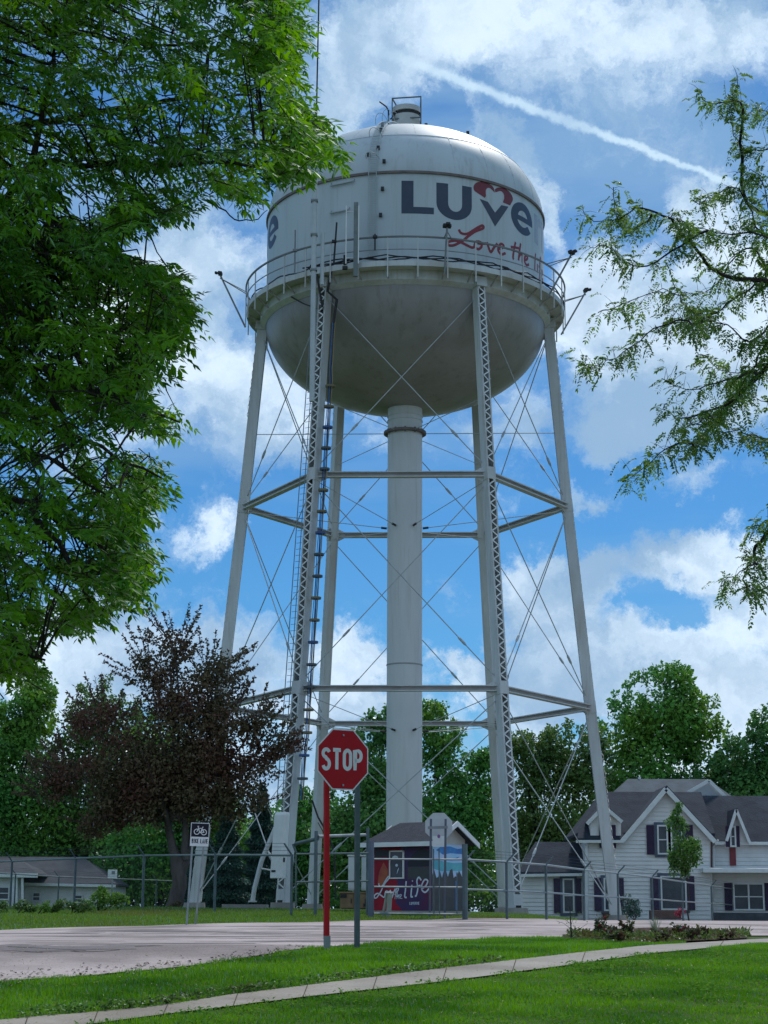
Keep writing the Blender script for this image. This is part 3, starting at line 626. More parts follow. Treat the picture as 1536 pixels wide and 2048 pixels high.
# ---- lettering, unrolled coordinates (s along the wall, z above eye)
def wrap(loops_list,name,m,parent,off=.004,step=.18,flip=False):
    bm=bmesh.new()
    for loops in loops_list:
        vl=[Vector((x,y,0)) for lp in loops for x,y in lp]; tr=tessellate_polygon([[Vector((x,y,0)) for x,y in lp] for lp in loops])
        bv=[bm.verts.new(v) for v in vl]
        for t in tr:
            try: bm.faces.new([bv[i] for i in t])
            except ValueError: pass
    xs_=[v.co.x for v in bm.verts]; x=min(xs_)+step
    while x<max(xs_):
        bmesh.ops.bisect_plane(bm,geom=bm.verts[:]+bm.edges[:]+bm.faces[:],plane_co=(x,0,0),plane_no=(1,0,0)); x+=step
    for v in bm.verts:
        a=v.co.x/RT_; z=v.co.y; p=Vector((TC.x+(RT_+off)*math.sin(a),TC.y-(RT_+off)*math.cos(a),z+E))-TO; v.co=p
    for f in bm.faces: 
        f.normal_update(); c_=f.calc_center_median(); 
        if f.normal.dot(Vector((c_.x,c_.y,0)))<0: f.normal_flip()
    me=bpy.data.meshes.new(name); bm.to_mesh(me); bm.free(); return link(name,me,m,parent)
def arc(cx,cy,rx,ry,a0,a1,n=18): return [(cx+rx*math.cos(R_(a0+(a1-a0)*i/n)),cy+ry*math.sin(R_(a0+(a1-a0)*i/n))) for i in range(n+1)]
def ribbon(path,w):
    """closed outline of a stroke of width w (may vary)"""
    n=len(path); l=[];r=[]
    ws=w if isinstance(w,list) else [w]*n
    for i in range(n):
        a=Vector(path[max(i-1,0)]); c=Vector(path[min(i+1,n-1)]); d=(c-a); d=d/max(d.length,1e-6); k=ws[i]/2
        if 0<i<n-1:
            d1=(Vector(path[i])-a).normalized(); d2=(c-Vector(path[i])).normalized(); k/=max(.6,math.sqrt(max(.05,(1+d1.dot(d2))/2)))
        p=Vector(path[i]); nrm=Vector((-d.y,d.x)); l.append(tuple(p+nrm*k)); r.append(tuple(p-nrm*k))
    return l,r
def smooth(pts,n=5):
    out=[]; P_=[Vector(p) for p in pts]
    for i in range(len(P_)-1):
        p0=P_[max(i-1,0)];p1=P_[i];p2=P_[i+1];p3=P_[min(i+2,len(P_)-1)]
        for k in range(n):
            t=k/n; out.append(tuple(.5*((2*p1)+(p2-p0)*t+(2*p0-5*p1+4*p2-p3)*t*t+(3*p1-p0-3*p2+p3)*t**3)))
    out.append(tuple(P_[-1])); return out
def strokes(list_,w):
    """ribbons as quads loops (each quad its own loop so that crossings are fine)"""
    out=[]
    for p in list_:
        l,r_=ribbon(p,w)
        for i in range(len(p)-1): out.append([[l[i],l[i+1],r_[i+1],r_[i]]])
    return out
def E_(x0,dx=0):   # lower case bold e, box 2.1 x 1.72
    cx,cy=x0+1.03,35.55; o=arc(cx,cy,1.03,.87,-22,-360+8,40)[::-1]
    outer=arc(cx,cy,1.05,.87,0,318,40)           # ccw from right, ends low right
    inner_top=arc(cx,cy,.50,.42,0,180,12)
    body=[(cx+1.05,cy-.16)]+arc(cx,cy,1.05,.87,2,322,44)+[(cx+.52,cy-.30)]+arc(cx,cy,.54,.46,322,200,14)+[(cx-.5,cy-.16)]
    hole=[(cx-.46,cy+.12)]+arc(cx,cy+.02,.47,.42,168,12,10)+[(cx+.46,cy+.12)]
    return [body,hole]
navy=[ [[(-.29,36.38),(.32,36.38),(.32,34.98),(1.36,34.98),(1.36,34.62),(-.29,34.62)]],
 [[(1.49,36.35),(2.11,36.35)]+[(2.11,35.3)]+arc(2.49,35.3,.38,.42,180,360,12)+[(2.87,36.35),(3.42,36.35)]+[(3.42,35.3)]+arc(2.455,35.3,.965,.86,0,-180,20)],
 [[(3.88,35.82),(4.40,35.76),(4.86,35.28),(5.30,35.80),(5.84,35.86),(4.85,34.52)]],
 E_(6.05)]
for q in navy: wrap([q],'letter',NAVY,TW)
def serif_r(x): return [[(x,36.35),(x+.55,36.35),(x+.55,36.1)]+arc(x+1.0,35.85,.45,.5,130,80,5)+[(x+1.2,35.9)]+arc(x+1.0,35.5,.45,.4,80,170,5)+[(x+.58,34.7),(x,34.7)]]
def let_n(x): return [[(x,36.35),(x+.55,36.35),(x+.55,36.1)]+arc(x+1.05,35.75,.65,.64,120,0,10)+[(x+1.7,34.7),(x+1.12,34.7),(x+1.12,35.7)]+arc(x+.85,35.7,.27,.25,0,180,6)+[(x+.58,34.7),(x,34.7)]]
for q in (serif_r(8.42),let_n(9.75),E_(11.7)): wrap([q],'letter',mat('faded_navy_paint',(.30,.34,.40),(.36,.39,.44),2,.5),TW)
for q in (E_(-10.45),let_n(-12.4)): wrap([q],'letter',NAVY,TW)
# heart: red ring segments left and right, white inner heart
heartL=[arc(4.22,36.36,.70,.44,205,35,16)+[(4.86,36.36)]+arc(4.50,36.28,.24,.26,60,175,8)+[(4.28,36.05),(4.20,35.93)]]
heartR=[[(4.90,36.40)]+arc(5.50,36.38,.70,.40,160,-15,16)+[(5.96,35.96),(5.42,35.98),(5.52,36.24)]+arc(5.28,36.32,.24,.24,10,120,8)]
for q in (heartL,heartR): wrap([q],'heart_emblem',REDP,TW,off=.006)
def script_love(x,y,s):
    f=lambda L_:[(x+a*s,y+b*s) for a,b in smooth(L_)]
    return [f(q) for q in SCRIPT]
SCRIPT=[ # Love the life (unit: 1 = one metre on the tower); starts at the long flourish of the L
 [(.62,.98),(.75,.80),(1.1,.82),(1.6,1.18),(1.98,1.42),(2.02,1.28),(1.55,1.02),(1.15,.70),(.85,.42),(.35,.10),(.02,.08),(.05,.24),(.5,.36),(1.0,.22),(1.35,.12),(1.5,.2)],
 [(1.82,.52),(1.58,.46),(1.52,.22),(1.72,.10),(1.92,.28),(1.86,.50),(1.74,.42),(1.95,.44),(2.2,.50)],
 [(2.25,.58),(2.35,.34),(2.50,.10),(2.72,.40),(2.95,.66)],
 [(2.98,.36),(3.30,.52),(3.38,.66),(3.2,.70),(3.02,.50),(3.02,.26),(3.22,.14),(3.52,.28)],
 [(4.32,1.10),(4.20,.70),(4.10,.22),(4.16,.10)],[(3.92,.72),(4.25,.78),(4.62,.84)],
 [(4.78,1.16),(4.66,.70),(4.56,.16)],[(4.60,.36),(4.78,.58),(4.92,.50),(4.92,.18),(5.06,.14)],
 [(5.10,.34),(5.38,.46),(5.46,.60),(5.30,.64),(5.14,.46),(5.16,.24),(5.34,.14),(5.62,.26)],
 [(6.5,1.15),(6.40,.70),(6.34,.16)],[(6.8,.66),(6.76,.16)],[(6.83,.92),(6.85,.98)],[(7.55,1.15),(7.35,1.2),(7.2,.7),(7.12,-.2)],[(7.0,.6),(7.45,.66)],
 [(7.6,.34),(7.85,.46),(7.93,.60),(7.78,.64),(7.62,.46),(7.64,.24),(7.8,.14),(8.1,.26)]]
for q in script_love(2.06,32.98,1.0): wrap(strokes([q],.14),'script_letter',mat('script_red_paint',(.22,.010,.02),(.18,.010,.02),2,.45),TW,off=.008,step=.3)
# ------------------------------------------------------------ sign helpers
def flat(name,loops_list,fr,m,parent,org,off=0,thick=0):
    """2d polygons placed on a plane fr=(origin,right,up,normal)"""
    O,X_,Y_,N_=fr; bm=bmesh.new()
    for loops in loops_list:
        tr=tessellate_polygon([[Vector((x,y,0)) for x,y in lp] for lp in loops])
        bv=[bm.verts.new(O+X_*x+Y_*y+N_*off-org) for lp in loops for x,y in lp]
        for t in tr:
            try: bm.faces.new([bv[i] for i in t])
            except ValueError: pass
    for f in bm.faces:
        f.normal_update()
        if f.normal.dot(N_)<0: f.normal_flip()
    me=bpy.data.meshes.new(name); bm.to_mesh(me); bm.free(); return link(name,me,m,parent)
def rect(x0,y0,x1,y1): return [[(x0,y0),(x1,y0),(x1,y1),(x0,y1)]]
def glyph(ch):
    """stroke letters in a 0.6 x 1 box"""
    w=.56
    G={'S':[arc(.28,.76,.23,.19,20,90,5)[0:]+arc(.28,.76,.23,.19,90,260,10)[1:]+arc(.28,.25,.23,.24,80,-160,16)],
     'T':[[(0,.95),(w,.95)],[(w/2,.95),(w/2,0)]],
     'O':[arc(.28,.72,.23,.23,0,180,12)+arc(.28,.28,.23,.23,180,360,12)+[(.51,.74)]],
     'P':[[(.06,0),(.06,.95),(.30,.95)]+arc(.30,.71,.21,.24,90,-90,10)[1:]+[(.06,.47)]],
     'B':[[(.06,0),(.06,.95),(.30,.95)]+arc(.30,.74,.18,.21,90,-90,8)[1:]+[(.06,.53)],[(.3,.53)]+arc(.30,.28,.21,.25,90,-90,8)+[(.06,.03)]],
     'I':[[(.15,0),(.15,1)]],'K':[[(.06,0),(.06,1)],[(.52,1),(.08,.42)],[(.2,.58),(.54,0)]],
     'E':[[(.52,.95),(.06,.95),(.06,.05),(.52,.05)],[(.06,.52),(.44,.52)]],
     'L':[[(.06,1),(.06,.05),(.52,.05)]],'A':[[(.0,0),(.28,1),(.56,0)],[(.12,.32),(.44,.32)]],
     'N':[[(.06,0),(.06,1),(.50,0),(.50,1)]],'U':[[(.06,1),(.06,.28)]+arc(.28,.28,.22,.25,180,360,10)+[(.50,1)]],
     'V':[[(0,1),(.28,.02),(.56,1)]],'R':[[(.06,0),(.06,.95),(.30,.95)]+arc(.30,.72,.21,.23,90,-90,10)[1:]+[(.06,.49)],[(.28,.49),(.53,0)]]}
    return G.get(ch,[])
def word(t,x,y,h,sx,w,gap=.22):
    out=[]
    for ch in t:
        if ch==' ': x+=.45*h*sx; continue
        g=glyph(ch); adv=.30 if ch=='I' else .58
        out+=strokes([[(x+a*h*sx,y+b*h) for a,b in p] for p in g],w)
        x+=(adv+gap)*h*sx
    return out
REFL_R=mat('sign_red',(.46,.004,.012),(.40,.004,.010),4,.45,spec=.2)
REFL_W=mat('sign_white',(.72,.74,.74),(.64,.66,.66),4,.4)
BLACK=mat('sign_black',(.012,.012,.022),(.018,.018,.03),4,.5,spec=.15)
ALU=mat('sign_back_metal',(.50,.52,.53),(.42,.44,.46),3,.45)
# ---- stop sign, turned away from the camera
def stop_sign(cx,cy,cz,rot,W,label,posts,back=False,extra=None):
    root=empty('stop_sign',(cx,cy,h1(cx,cy)),label,'stop sign')
    O=Vector((cx,cy,cz)); a=R_(rot); X_=Vector((math.cos(a),math.sin(a),0)); Y_=Vector((0,0,1)); N_=X_.cross(Y_)   # N_ faces the viewer for small angles
    org=root.location.copy(); fr=(O,X_,Y_,N_)
    octa=lambda r:[(r*math.cos(R_(22.5+45*k)),r*math.sin(R_(22.5+45*k))) for k in range(8)]
    R8=W/2/math.cos(R_(22.5)); b=MB(org); b.poly([O+X_*x+Y_*y-N_*.003 for x,y in octa(R8)],-N_*.004); plate=b.build('sign_plate',ALU,root)
    if not back:
        flat('sign_border',[[octa(R8)]],fr,REFL_W,plate,org,0)
        flat('sign_field',[[octa(R8*.955)]],fr,REFL_R,plate,org,.0015)
        h=W*.335; flat('sign_text',word('STOP',-W*.405,-h*.5,h,.80,W*.062,.195),fr,REFL_W,plate,org,.003)
        b=MB(org)
        for y in(.40,-.42): b.tube([O+Y_*W*y+N_*.003,O+Y_*W*y+N_*.012],.014,8)
        b.build('sign_bolt',GALV,plate)
    for p0,p1,wd,m,foot in posts:
        b=MB(org); p0=Vector(p0); p1=Vector(p1); cut=p0+(p1-p0)*(.07 if foot else 0)
        b.beam(cut,p1,wd,.012,X_); b.beam(cut+X_*(wd/2-.006),p1+X_*(wd/2-.006),.012,.035,X_,off=(0,.016)); b.beam(cut-X_*(wd/2-.006),p1-X_*(wd/2-.006),.012,.035,X_,off=(0,.016))
        po=b.build('sign_post',m,root)
        if foot: b=MB(org); b.beam(p0,cut+(p1-p0)*.02,wd+.012,.04,X_); b.build('post_sleeve',GREY,po)
    return root,fr,org
SY=23.6; O=at(686,1519,SY)
bL=Vector((gx(661,SY-.05),SY-.05,h1(gx(661,SY),SY)-.02)); bR=Vector((gx(720.5,SY+.12),SY+.12,h1(gx(720,SY),SY)-.02))
tL=at(654,1560,SY); tR=at(716,1500,SY+.14)
PRED=mat('post_red',(.48,.004,.008),(.36,.006,.010),3,.5,spec=.2); PGRN=mat('post_green_grey',(.075,.115,.11),(.05,.08,.08),5,.55,metal=.3)
stop_sign(O.x,O.y,O.z,34,.765,'red octagonal STOP sign facing the lawn, one post red and one green-grey',[(bL,tL+Vector((0,.05,0)),.065,PRED,True),(bR,tR+Vector((0,.06,0)),.062,PGRN,False)])
# ---- bike lane sign
BY=50.5; c=at(399.5,1669,BY); root=empty('bike_lane_sign',(c.x,BY,h1(c.x,BY)),'black and white BIKE LANE sign with a bicycle symbol on two thin posts','traffic sign')
org=root.location.copy(); k=F/BY/1.0; W=36.5/k; Hh=45.5/k; X_=Vector((math.cos(R_(3)),math.sin(R_(3)),-.03)).normalized(); Y_=Vector((.03,0,1)).normalized(); N_=X_.cross(Y_); fr=(c,X_,Y_,N_)
b=MB(org); b.box(c+Y_*0-N_*.006,(W,Hh,.008),(X_,Y_,N_)); pl=b.build('sign_plate',REFL_W,root)
flat('bicycle_panel',[rect(-W*.46,-Hh*.10,W*.47,Hh*.47)],fr,BLACK,pl,org,.002)
u=W/37.; bx,by=0,Hh*.17
def circ(x,y,r): return arc(x,y,r,r,0,360,20)
bk=[circ(-6.2*u,by-2.6*u,5.2*u),circ(8.0*u,by-3.2*u,5.2*u),[(-6.2*u,by-2.6*u),(-3*u,by+4.2*u),(4.2*u,by+4.4*u),(1*u,by-4.5*u),(-3*u,by+4.2*u)],[(-3.4*u,by+4*u),(-3.8*u,by+8*u)],[(-5.2*u,by+8.2*u),(-2.2*u,by+8.2*u)],[(1*u,by-4.5*u),(8*u,by-3.2*u),(4.2*u,by+4.4*u),(5.0*u,by+6.4*u),(6.6*u,by+7.2*u)]]
flat('bicycle_symbol',strokes(bk,1.5*u),fr,REFL_W,pl,org,.004)
flat('sign_text',word('BIKE LANE',-W*.40,-Hh*.375,Hh*.19,.56,1.1*u,.24),fr,BLACK,pl,org,.004)
for px,pyb in((386.5,1846),(410.5,1839)):
    b=MB(org); t_=Vector((at(px+1,1655,BY+.06).x,BY+.05,c.z+Hh*.4)); yb=BY+(.0 if px<400 else 1.2); q=gp(px-1,yb); q.z-=.05; q.y=BY+.05 if px<400 else BY+.3
    b.beam(q,t_,.05,.03,X_); b.build('sign_post',GALV,root)
# ---- back of a second stop sign by the far kerb
KY=60.0; p1=gp(861,KY-.6); p2=gp(890,KY-.6); zt=at(0,1634,KY-.6).z
ctr=at(877.5,1653,KY)
root,fr,org=stop_sign(ctr.x,KY,ctr.z,0,.86,'pale blank back of an octagonal sign on two dark posts before the shed',[],back=True)
O,X_,Y_,N_=fr
b=MB(org)
for p in(p1,p2): b.beam(p,Vector((p.x+.04,p.y,zt)),.085,.07); 
b.build('sign_post',mat('post_slate',(.10,.12,.16),(.07,.085,.12),3,.5),root)
b=MB(org); zc=at(0,1652,KY-.6).z; b.beam(Vector((p1.x-.06,KY-.7,zc)),Vector((p2.x+.1,KY-.7,zc+.02)),.085,.06,Vector((0,0,1))); b.build('cross_brace',GREY,root)
b=MB(org); b.box(O+N_*.01-Y_*.02+X_*0-Y_*.45,(.40,.34,.012),(X_,Y_,N_)); b.build('white_panel',REFL_W,root)
flat('sticker',[[arc(0,-.31,.05,.06,0,360,10)]],fr,mat('sticker_purple',(.25,.10,.25),(.2,.1,.3),9,.5),root,org,.02)
# ------------------------------------------------------------ mural shed
def wallframe(A,B):
    """frame of a vertical wall from A (left) to B (right), seen from the camera side"""
    X_=(B-A); X_.z=0; W=X_.length; X_.normalize(); Y_=Vector((0,0,1)); return (A,X_,Y_,X_.cross(Y_)),W
zs=h1(gx(866,64),64)
C_=Vector((gx(866,62),62,0)); u1=Vector((-math.cos(R_(38)),math.sin(R_(38)),0)); u2=Vector((math.sin(R_(38)),math.cos(R_(38)),0))
W1=2.42; W2=1.85; zb=E+(1830.8-1823)/F*62+.0; Hs=2.36
A_=C_+u1*W1; B_=C_+u2*W2; D_=A_+u2*W2
A_.z=C_.z=B_.z=D_.z=zb
shed=empty('mural_shed',((C_.x+D_.x)/2,(C_.y+D_.y)/2,zb),'small gabled shed covered in a dark red mural reading Love the life','shed'); SO=shed.location.copy()
SHW=mat('shed_siding',(.50,.52,.50),(.42,.44,.42),3,.6)
b=MB(SO); b.poly([A_,C_,B_,D_],(0,0,Hs)); wl=b.build('wall',SHW,shed)
frF,_=wallframe(A_,C_); frS,_=wallframe(C_,B_)
b=MB(SO); b.poly([A_-u2*.12+u1*.1-Vector((0,0,.10)),C_-u2*.12-u1*.12-Vector((0,0,.10)),B_+u2*.12-u1*.12-Vector((0,0,.10)),D_+u2*.12+u1*.12-Vector((0,0,.10))],(0,0,.09)); b.build('floor_slab',CONC,shed)
# mural panels
MR=mat('mural_red',(.36,.012,.03),(.17,.012,.025),1.3,.5,lo=.4,hi=.6,spec=.2); MN=mat('mural_navy',(.05,.04,.12),(.09,.03,.08),1.6,.5,c3=(.17,.02,.05),s3=.9,spec=.2); MO=mat('mural_orange',(.40,.10,.03),(.28,.03,.03),3,.5)
MSK=mat('mural_sky',(.26,.56,.80),(.48,.58,.82),1.6,.5,c3=(.58,.58,.80),s3=1.2); MTL=mat('mural_teal',(.07,.36,.46),(.12,.46,.52),2.6,.5); MTR=mat('mural_dark',(.035,.045,.05),(.06,.055,.055),4,.5); MBL=mat('mural_blue',(.03,.14,.46),(.03,.24,.56),5,.5)
MW=mat('mural_white',(.62,.68,.74),(.5,.58,.66),4,.5); MT2=mat('mural_cap_black',(.008,.008,.02),None,2,.5); WG=mat('shed_window_glass',(.02,.025,.05),(.03,.04,.06),3,.12)
H2=Hs-.10
flat('mural_panel',[rect(.0,.02,W1,H2)],frF,MR,wl,SO,.008)
flat('mural_navy_area',[[[(1.30,.02),(W1,.02),(W1,H2),(1.25,H2),(1.05,1.9),(1.15,1.4),(.95,1.2),(1.0,.7),(.9,.3),(1.2,.02)]]],frF,MN,wl,SO,.010)
flat('mural_glow',[[[(.15,.9),(.30,.75),(.55,.95),(.60,1.35),(.40,1.6),(.22,1.3)]]],frF,MO,wl,SO,.010)
flat('mural_dark_area',[[[(.02,1.75),(.5,1.78),(.75,1.7),(.82,1.95),(.3,2.05),(.02,2.1)]]],frF,MT2,wl,SO,.012); flat('mural_dark_area',[[[(1.45,1.45),(1.40,1.55),(1.62,1.85),(1.95,2.05),(2.3,1.95),(W1,1.9),(W1,1.45)]]],frF,MT2,wl,SO,.012)
flat('mural_teal_area',[rect(1.42,1.05,W1,1.44)],frF,MTR,wl,SO,.012)
flat('mural_text',strokes([[(x*.30+.02 if i<7 else x*.30+.02,y*.52+.40) for x,y in smooth(p)] for i,p in enumerate(SCRIPT[:4])],.045),frF,MW,wl,SO,.016)
for p_ in [ [(1.36,.98),(1.33,.7),(1.30,.48),(1.38,.45)],[(1.60,.86),(1.56,.50),(1.64,.48)],[(1.61,.97),(1.63,1.0)],[(1.98,1.0),(1.88,1.10),(1.80,.98),(1.84,.75),(1.78,.52),(1.72,.5)],[(1.70,.78),(1.95,.84)],[(1.98,.72),(2.16,.82),(2.25,.98),(2.12,1.02),(2.0,.84),(2.02,.68),(2.16,.62),(2.34,.78)]]: flat('mural_text',strokes([smooth(p_)],.055),frF,MW,wl,SO,.016)
for p_ in [[(.93,.62),(.89,.40)],[(.86,.55),(.98,.57)],[(1.0,.62),(.97,.40)],[(.98,.48),(1.04,.53),(1.06,.40)],[(1.10,.46),(1.17,.52),(1.12,.55),(1.10,.44),(1.2,.42)]]: flat('mural_text',strokes([smooth(p_)],.022),frF,MW,wl,SO,.016)
flat('mural_text',word('LUVERNE',1.50,.22,.085,.95,.018,.16),frF,MW,wl,SO,.016)
b=MB(SO); fr=frF; P=lambda x,y,o: fr[0]+fr[1]*x+fr[2]*y+fr[3]*o
for x0,y0,x1,y1 in((.66,1.10,.70,1.98),(1.22,1.10,1.28,1.98),(.66,1.94,1.28,1.98),(.66,1.06,1.28,1.10)): b.poly([P(x0,y0,.01),P(x1,y0,.01),P(x1,y1,.01),P(x0,y1,.01)],fr[3]*.035)
wn=b.build('window',WHITE,shed); flat('pane',[rect(.70,1.10,1.22,1.94)],frF,WG,wn,SO,.014)
flat('window_sticker',[[arc(.90,1.74,.13,.08,0,180,8)],[arc(.96,1.50,.06,.05,0,360,8)],[[(.96,1.2),(1.04,1.35),(1.06,1.42),(1.0,1.36)]]],frF,MW,wn,SO,.018)
flat('mural_side_panel',[rect(.0,.02,W2,H2-.08)],frS,MSK,wl,SO,.008)
tr=[(0,.02),(W2,.02),(W2,1.2)]
rq=random.Random(4); x=W2
while x>.05: x-=rq.uniform(.06,.14); tr.append((max(x,0),rq.uniform(1.05,1.42)))
flat('mural_treeline',[[tr]],frS,MTR,wl,SO,.012)
flat('mural_water',[[[(.02,1.38),(.5,1.3),(W2,1.35),(W2,1.62),(1.2,1.58),(.6,1.62),(.02,1.7)]]],frS,MTL,wl,SO,.010)
flat('mural_cloud',[[[(.2,1.98),(.45,2.1),(1.0,2.12),(1.4,2.05),(W2,2.1),(W2,1.88),(1.0,1.9),(.6,1.84)]]],frS,MBL,wl,SO,.010)
flat('mural_bird',[[[(.95,1.72),(1.25,1.74),(1.5,1.80),(1.3,1.68),(1.0,1.66)]],rect(1.28,.06,1.33,1.0)],frS,MBL,wl,SO,.014)
# gable end, roof, fascia
ov=.34; rise=.70; e0=Vector((0,0,Hs)); mid=u2*(W2/2)
b=MB(SO); b.poly([C_+e0,B_+e0,C_+mid+e0+Vector((0,0,rise*.72))],u1*.05); b.poly([A_+e0,D_+e0,A_+mid+e0+Vector((0,0,rise*.72))],-u1*.05); b.build('gable',SHW,shed)
sl=rise*.72/(W2/2); RFM=mat('shed_shingles',(.05,.055,.07),(.033,.037,.048),6,.9,bump=.5,bscale=25)
rl=A_+u1*ov; rr_=C_-u1*ov; b=MB(SO)
for s in(0,1):
    e=(-u2*ov if s==0 else u2*(W2+ov)); ez=Vector((0,0,Hs-sl*ov)); rz=Vector((0,0,Hs+rise*.72+.02))
    b.poly([rl+e+ez,rr_+e+ez,rr_+mid+rz,rl-u1*.72+mid+rz],(0,0,.06))
ez=Vector((0,0,Hs-sl*ov)); b.poly([rl-u2*ov+ez,rl-u1*.72+mid+rz,rl+u2*(W2+ov)+ez],(0,0,.06)); rf=b.build('roof',RFM,shed)
TRIM=mat('white_trim',(.72,.74,.74),(.64,.66,.66),3,.5)
b=MB(SO); ez=Vector((0,0,Hs-sl*ov-.08))
b.poly([rl-u2*(ov+.0)+ez,rr_-u2*ov+ez,rr_-u2*ov+ez+Vector((0,0,.15)),rl-u2*ov+ez+Vector((0,0,.15))],-u2*.03)
b.build('fascia',TRIM,rf)
b=MB(SO)
for s in(0,1):
    e=(-u2*ov if s==0 else u2*(W2+ov)); a=rr_+e+Vector((0,0,Hs-sl*ov-.10)); c=rr_+mid+Vector((0,0,Hs+rise*.72-.09)); b.poly([a,c,c+Vector((0,0,.17)),a+Vector((0,0,.17))],-u1*.04)
b.build('rake_board',TRIM,rf)
b=MB(SO); b.poly([rl+u2*.0+Vector((0,0,Hs-.05)),rr_+Vector((0,0,Hs-.05)),rr_-u2*ov+Vector((0,0,Hs-sl*ov-.06)),rl-u2*ov+Vector((0,0,Hs-sl*ov-.06))],(0,0,.015)); b.build('soffit',mat('soffit_tan',(.30,.25,.18),None,3,.7),rf)
# ---- utility cabinets beside the shed
def cab(name,px0,px1,y0,y1,Y,dep,m,label,cat,doors=1):
    x0,x1=at(px0,1800,Y).x,at(px1,1800,Y).x; zt=at(px0,y0,Y).z; zb_=at(px0,y1,Y).z
    rt=empty(name,((x0+x1)/2,Y+dep/2,zb_),label,cat); o=rt.location.copy()
    b=MB(o); b.box(((x0+x1)/2,Y+dep/2,(zt+zb_)/2),(x1-x0,dep,zt-zb_)); bd=b.build('body',m,rt,bevel=.015)
    b=MB(o); b.box(((x0+x1)/2,Y+dep/2,zt+.03),(x1-x0+.08,dep+.08,.05)); b.build('lid',m,rt,bevel=.01)
    w_=(x1-x0)/doors
    for k in range(doors):
        b=MB(o); b.box((x0+w_*(k+.5),Y-.012,(zt+zb_)/2),(w_*.88,.02,(zt-zb_)*.9)); d=b.build('door',m,rt,bevel=.005)
        b=MB(o); b.box((x0+w_*(k+.8),Y-.035,(zt+zb_)/2),(.03,.03,.16)); b.build('handle',DARK,d)
    return rt,o,x0,x1,zb_,zt
cab('utility_cabinet',696,718,1713,1781,66.5,.5,mat('cabinet_white',(.60,.63,.62),(.52,.55,.54),3,.5),'white utility cabinet raised behind the tan box','cabinet')
cab('utility_cabinet',722,737,1713,1781,66.6,.5,mat('cabinet_pale',(.55,.60,.60),(.48,.53,.53),3,.5),'narrow white utility cabinet between a grey post and the tan box','cabinet')
cab('meter_cabinet',741,753,1714,1817,66.0,.35,mat('cabinet_blue_grey',(.42,.48,.50),(.34,.40,.42),3,.5),'tall pale grey meter cabinet against the left end of the shed','cabinet',2)
rt,o,x0,x1,zb_,zt=cab('tan_enclosure',680,736,1787,1817,65.5,.8,mat('enclosure_tan',(.30,.20,.12),(.24,.155,.09),4,.7),'low tan ground enclosure in front of the white cabinets','enclosure',2)
b=MB(o); b.box((x0+.12,65.5-.03,zt-.08),(.22,.05,.12)); b.box((x1-.10,65.5-.03,zb_+.12),(.12,.04,.10)); b.build('vent',DARK,rt)
# small two legged survey marker in front
q=gp(775,58.6); rt=empty('test_station',tuple(q),'small grey utility pedestal with a white top in front of the shed','pedestal'); o=q.copy()
b=MB(o); b.tube([gp(768.5,58.7),at(774,1786,58.7)],.04,8); b.beam(gp(780,58.6),at(780,1788,58.6),.15,.10,Vector((1,0,0))); b.build('stand',mat('pedestal_grey',(.32,.36,.30),(.24,.27,.23),5,.6),rt)
b=MB(o); c=at(778,1785,58.6); b.box(c,(.24,.16,.05)); b.build('cap',WHITE,rt,bevel=.01)
# ------------------------------------------------------------ chain link fences
def wiremat():
    m=bpy.data.materials.new('chain_link'); m.use_nodes=True; nt=m.node_tree; nn=nt.nodes.new; lk=nt.links.new; p=nt.nodes['Principled BSDF']
    p.inputs['Base Color'].default_value=(.07,.09,.095,1); p.inputs['Metallic'].default_value=.3; p.inputs['Roughness'].default_value=.5
    uv=nn('ShaderNodeAttribute'); uv.attribute_name='st'; sp=nn('ShaderNodeSeparateXYZ'); lk(uv.outputs['Vector'],sp.inputs[0]); fs=[]
    for sg in(1,-1):
        a=nn('ShaderNodeMath'); a.operation='MULTIPLY_ADD'; lk(sp.outputs[1],a.inputs[0]); a.inputs[1].default_value=sg; lk(sp.outputs[0],a.inputs[2])
        k=nn('ShaderNodeMath'); k.operation='MULTIPLY'; k.inputs[1].default_value=1/.07; lk(a.outputs[0],k.inputs[0])
        f=nn('ShaderNodeMath'); f.operation='FRACT'; lk(k.outputs[0],f.inputs[0])
        c=nn('ShaderNodeMath'); c.operation='LESS_THAN'; c.inputs[1].default_value=.03; lk(f.outputs[0],c.inputs[0]); fs.append(c)
    mx=nn('ShaderNodeMath'); mx.operation='MAXIMUM'; lk(fs[0].outputs[0],mx.inputs[0]); lk(fs[1].outputs[0],mx.inputs[1])
    t=nn('ShaderNodeBsdfTransparent'); ms=nn('ShaderNodeMixShader'); lk(mx.outputs[0],ms.inputs[0]); lk(t.outputs[0],ms.inputs[1]); lk(p.outputs[0],ms.inputs[2]); lk(ms.outputs[0],nt.nodes['Material Output'].inputs[0]); return m
WIRE=wiremat()
POSTM=mat('fence_post_paint',(.105,.145,.155),(.07,.10,.11),3,.45,metal=.35); RAILM=mat('fence_rail_paint',(.19,.23,.24),(.14,.18,.19),2,.4,metal=.4)
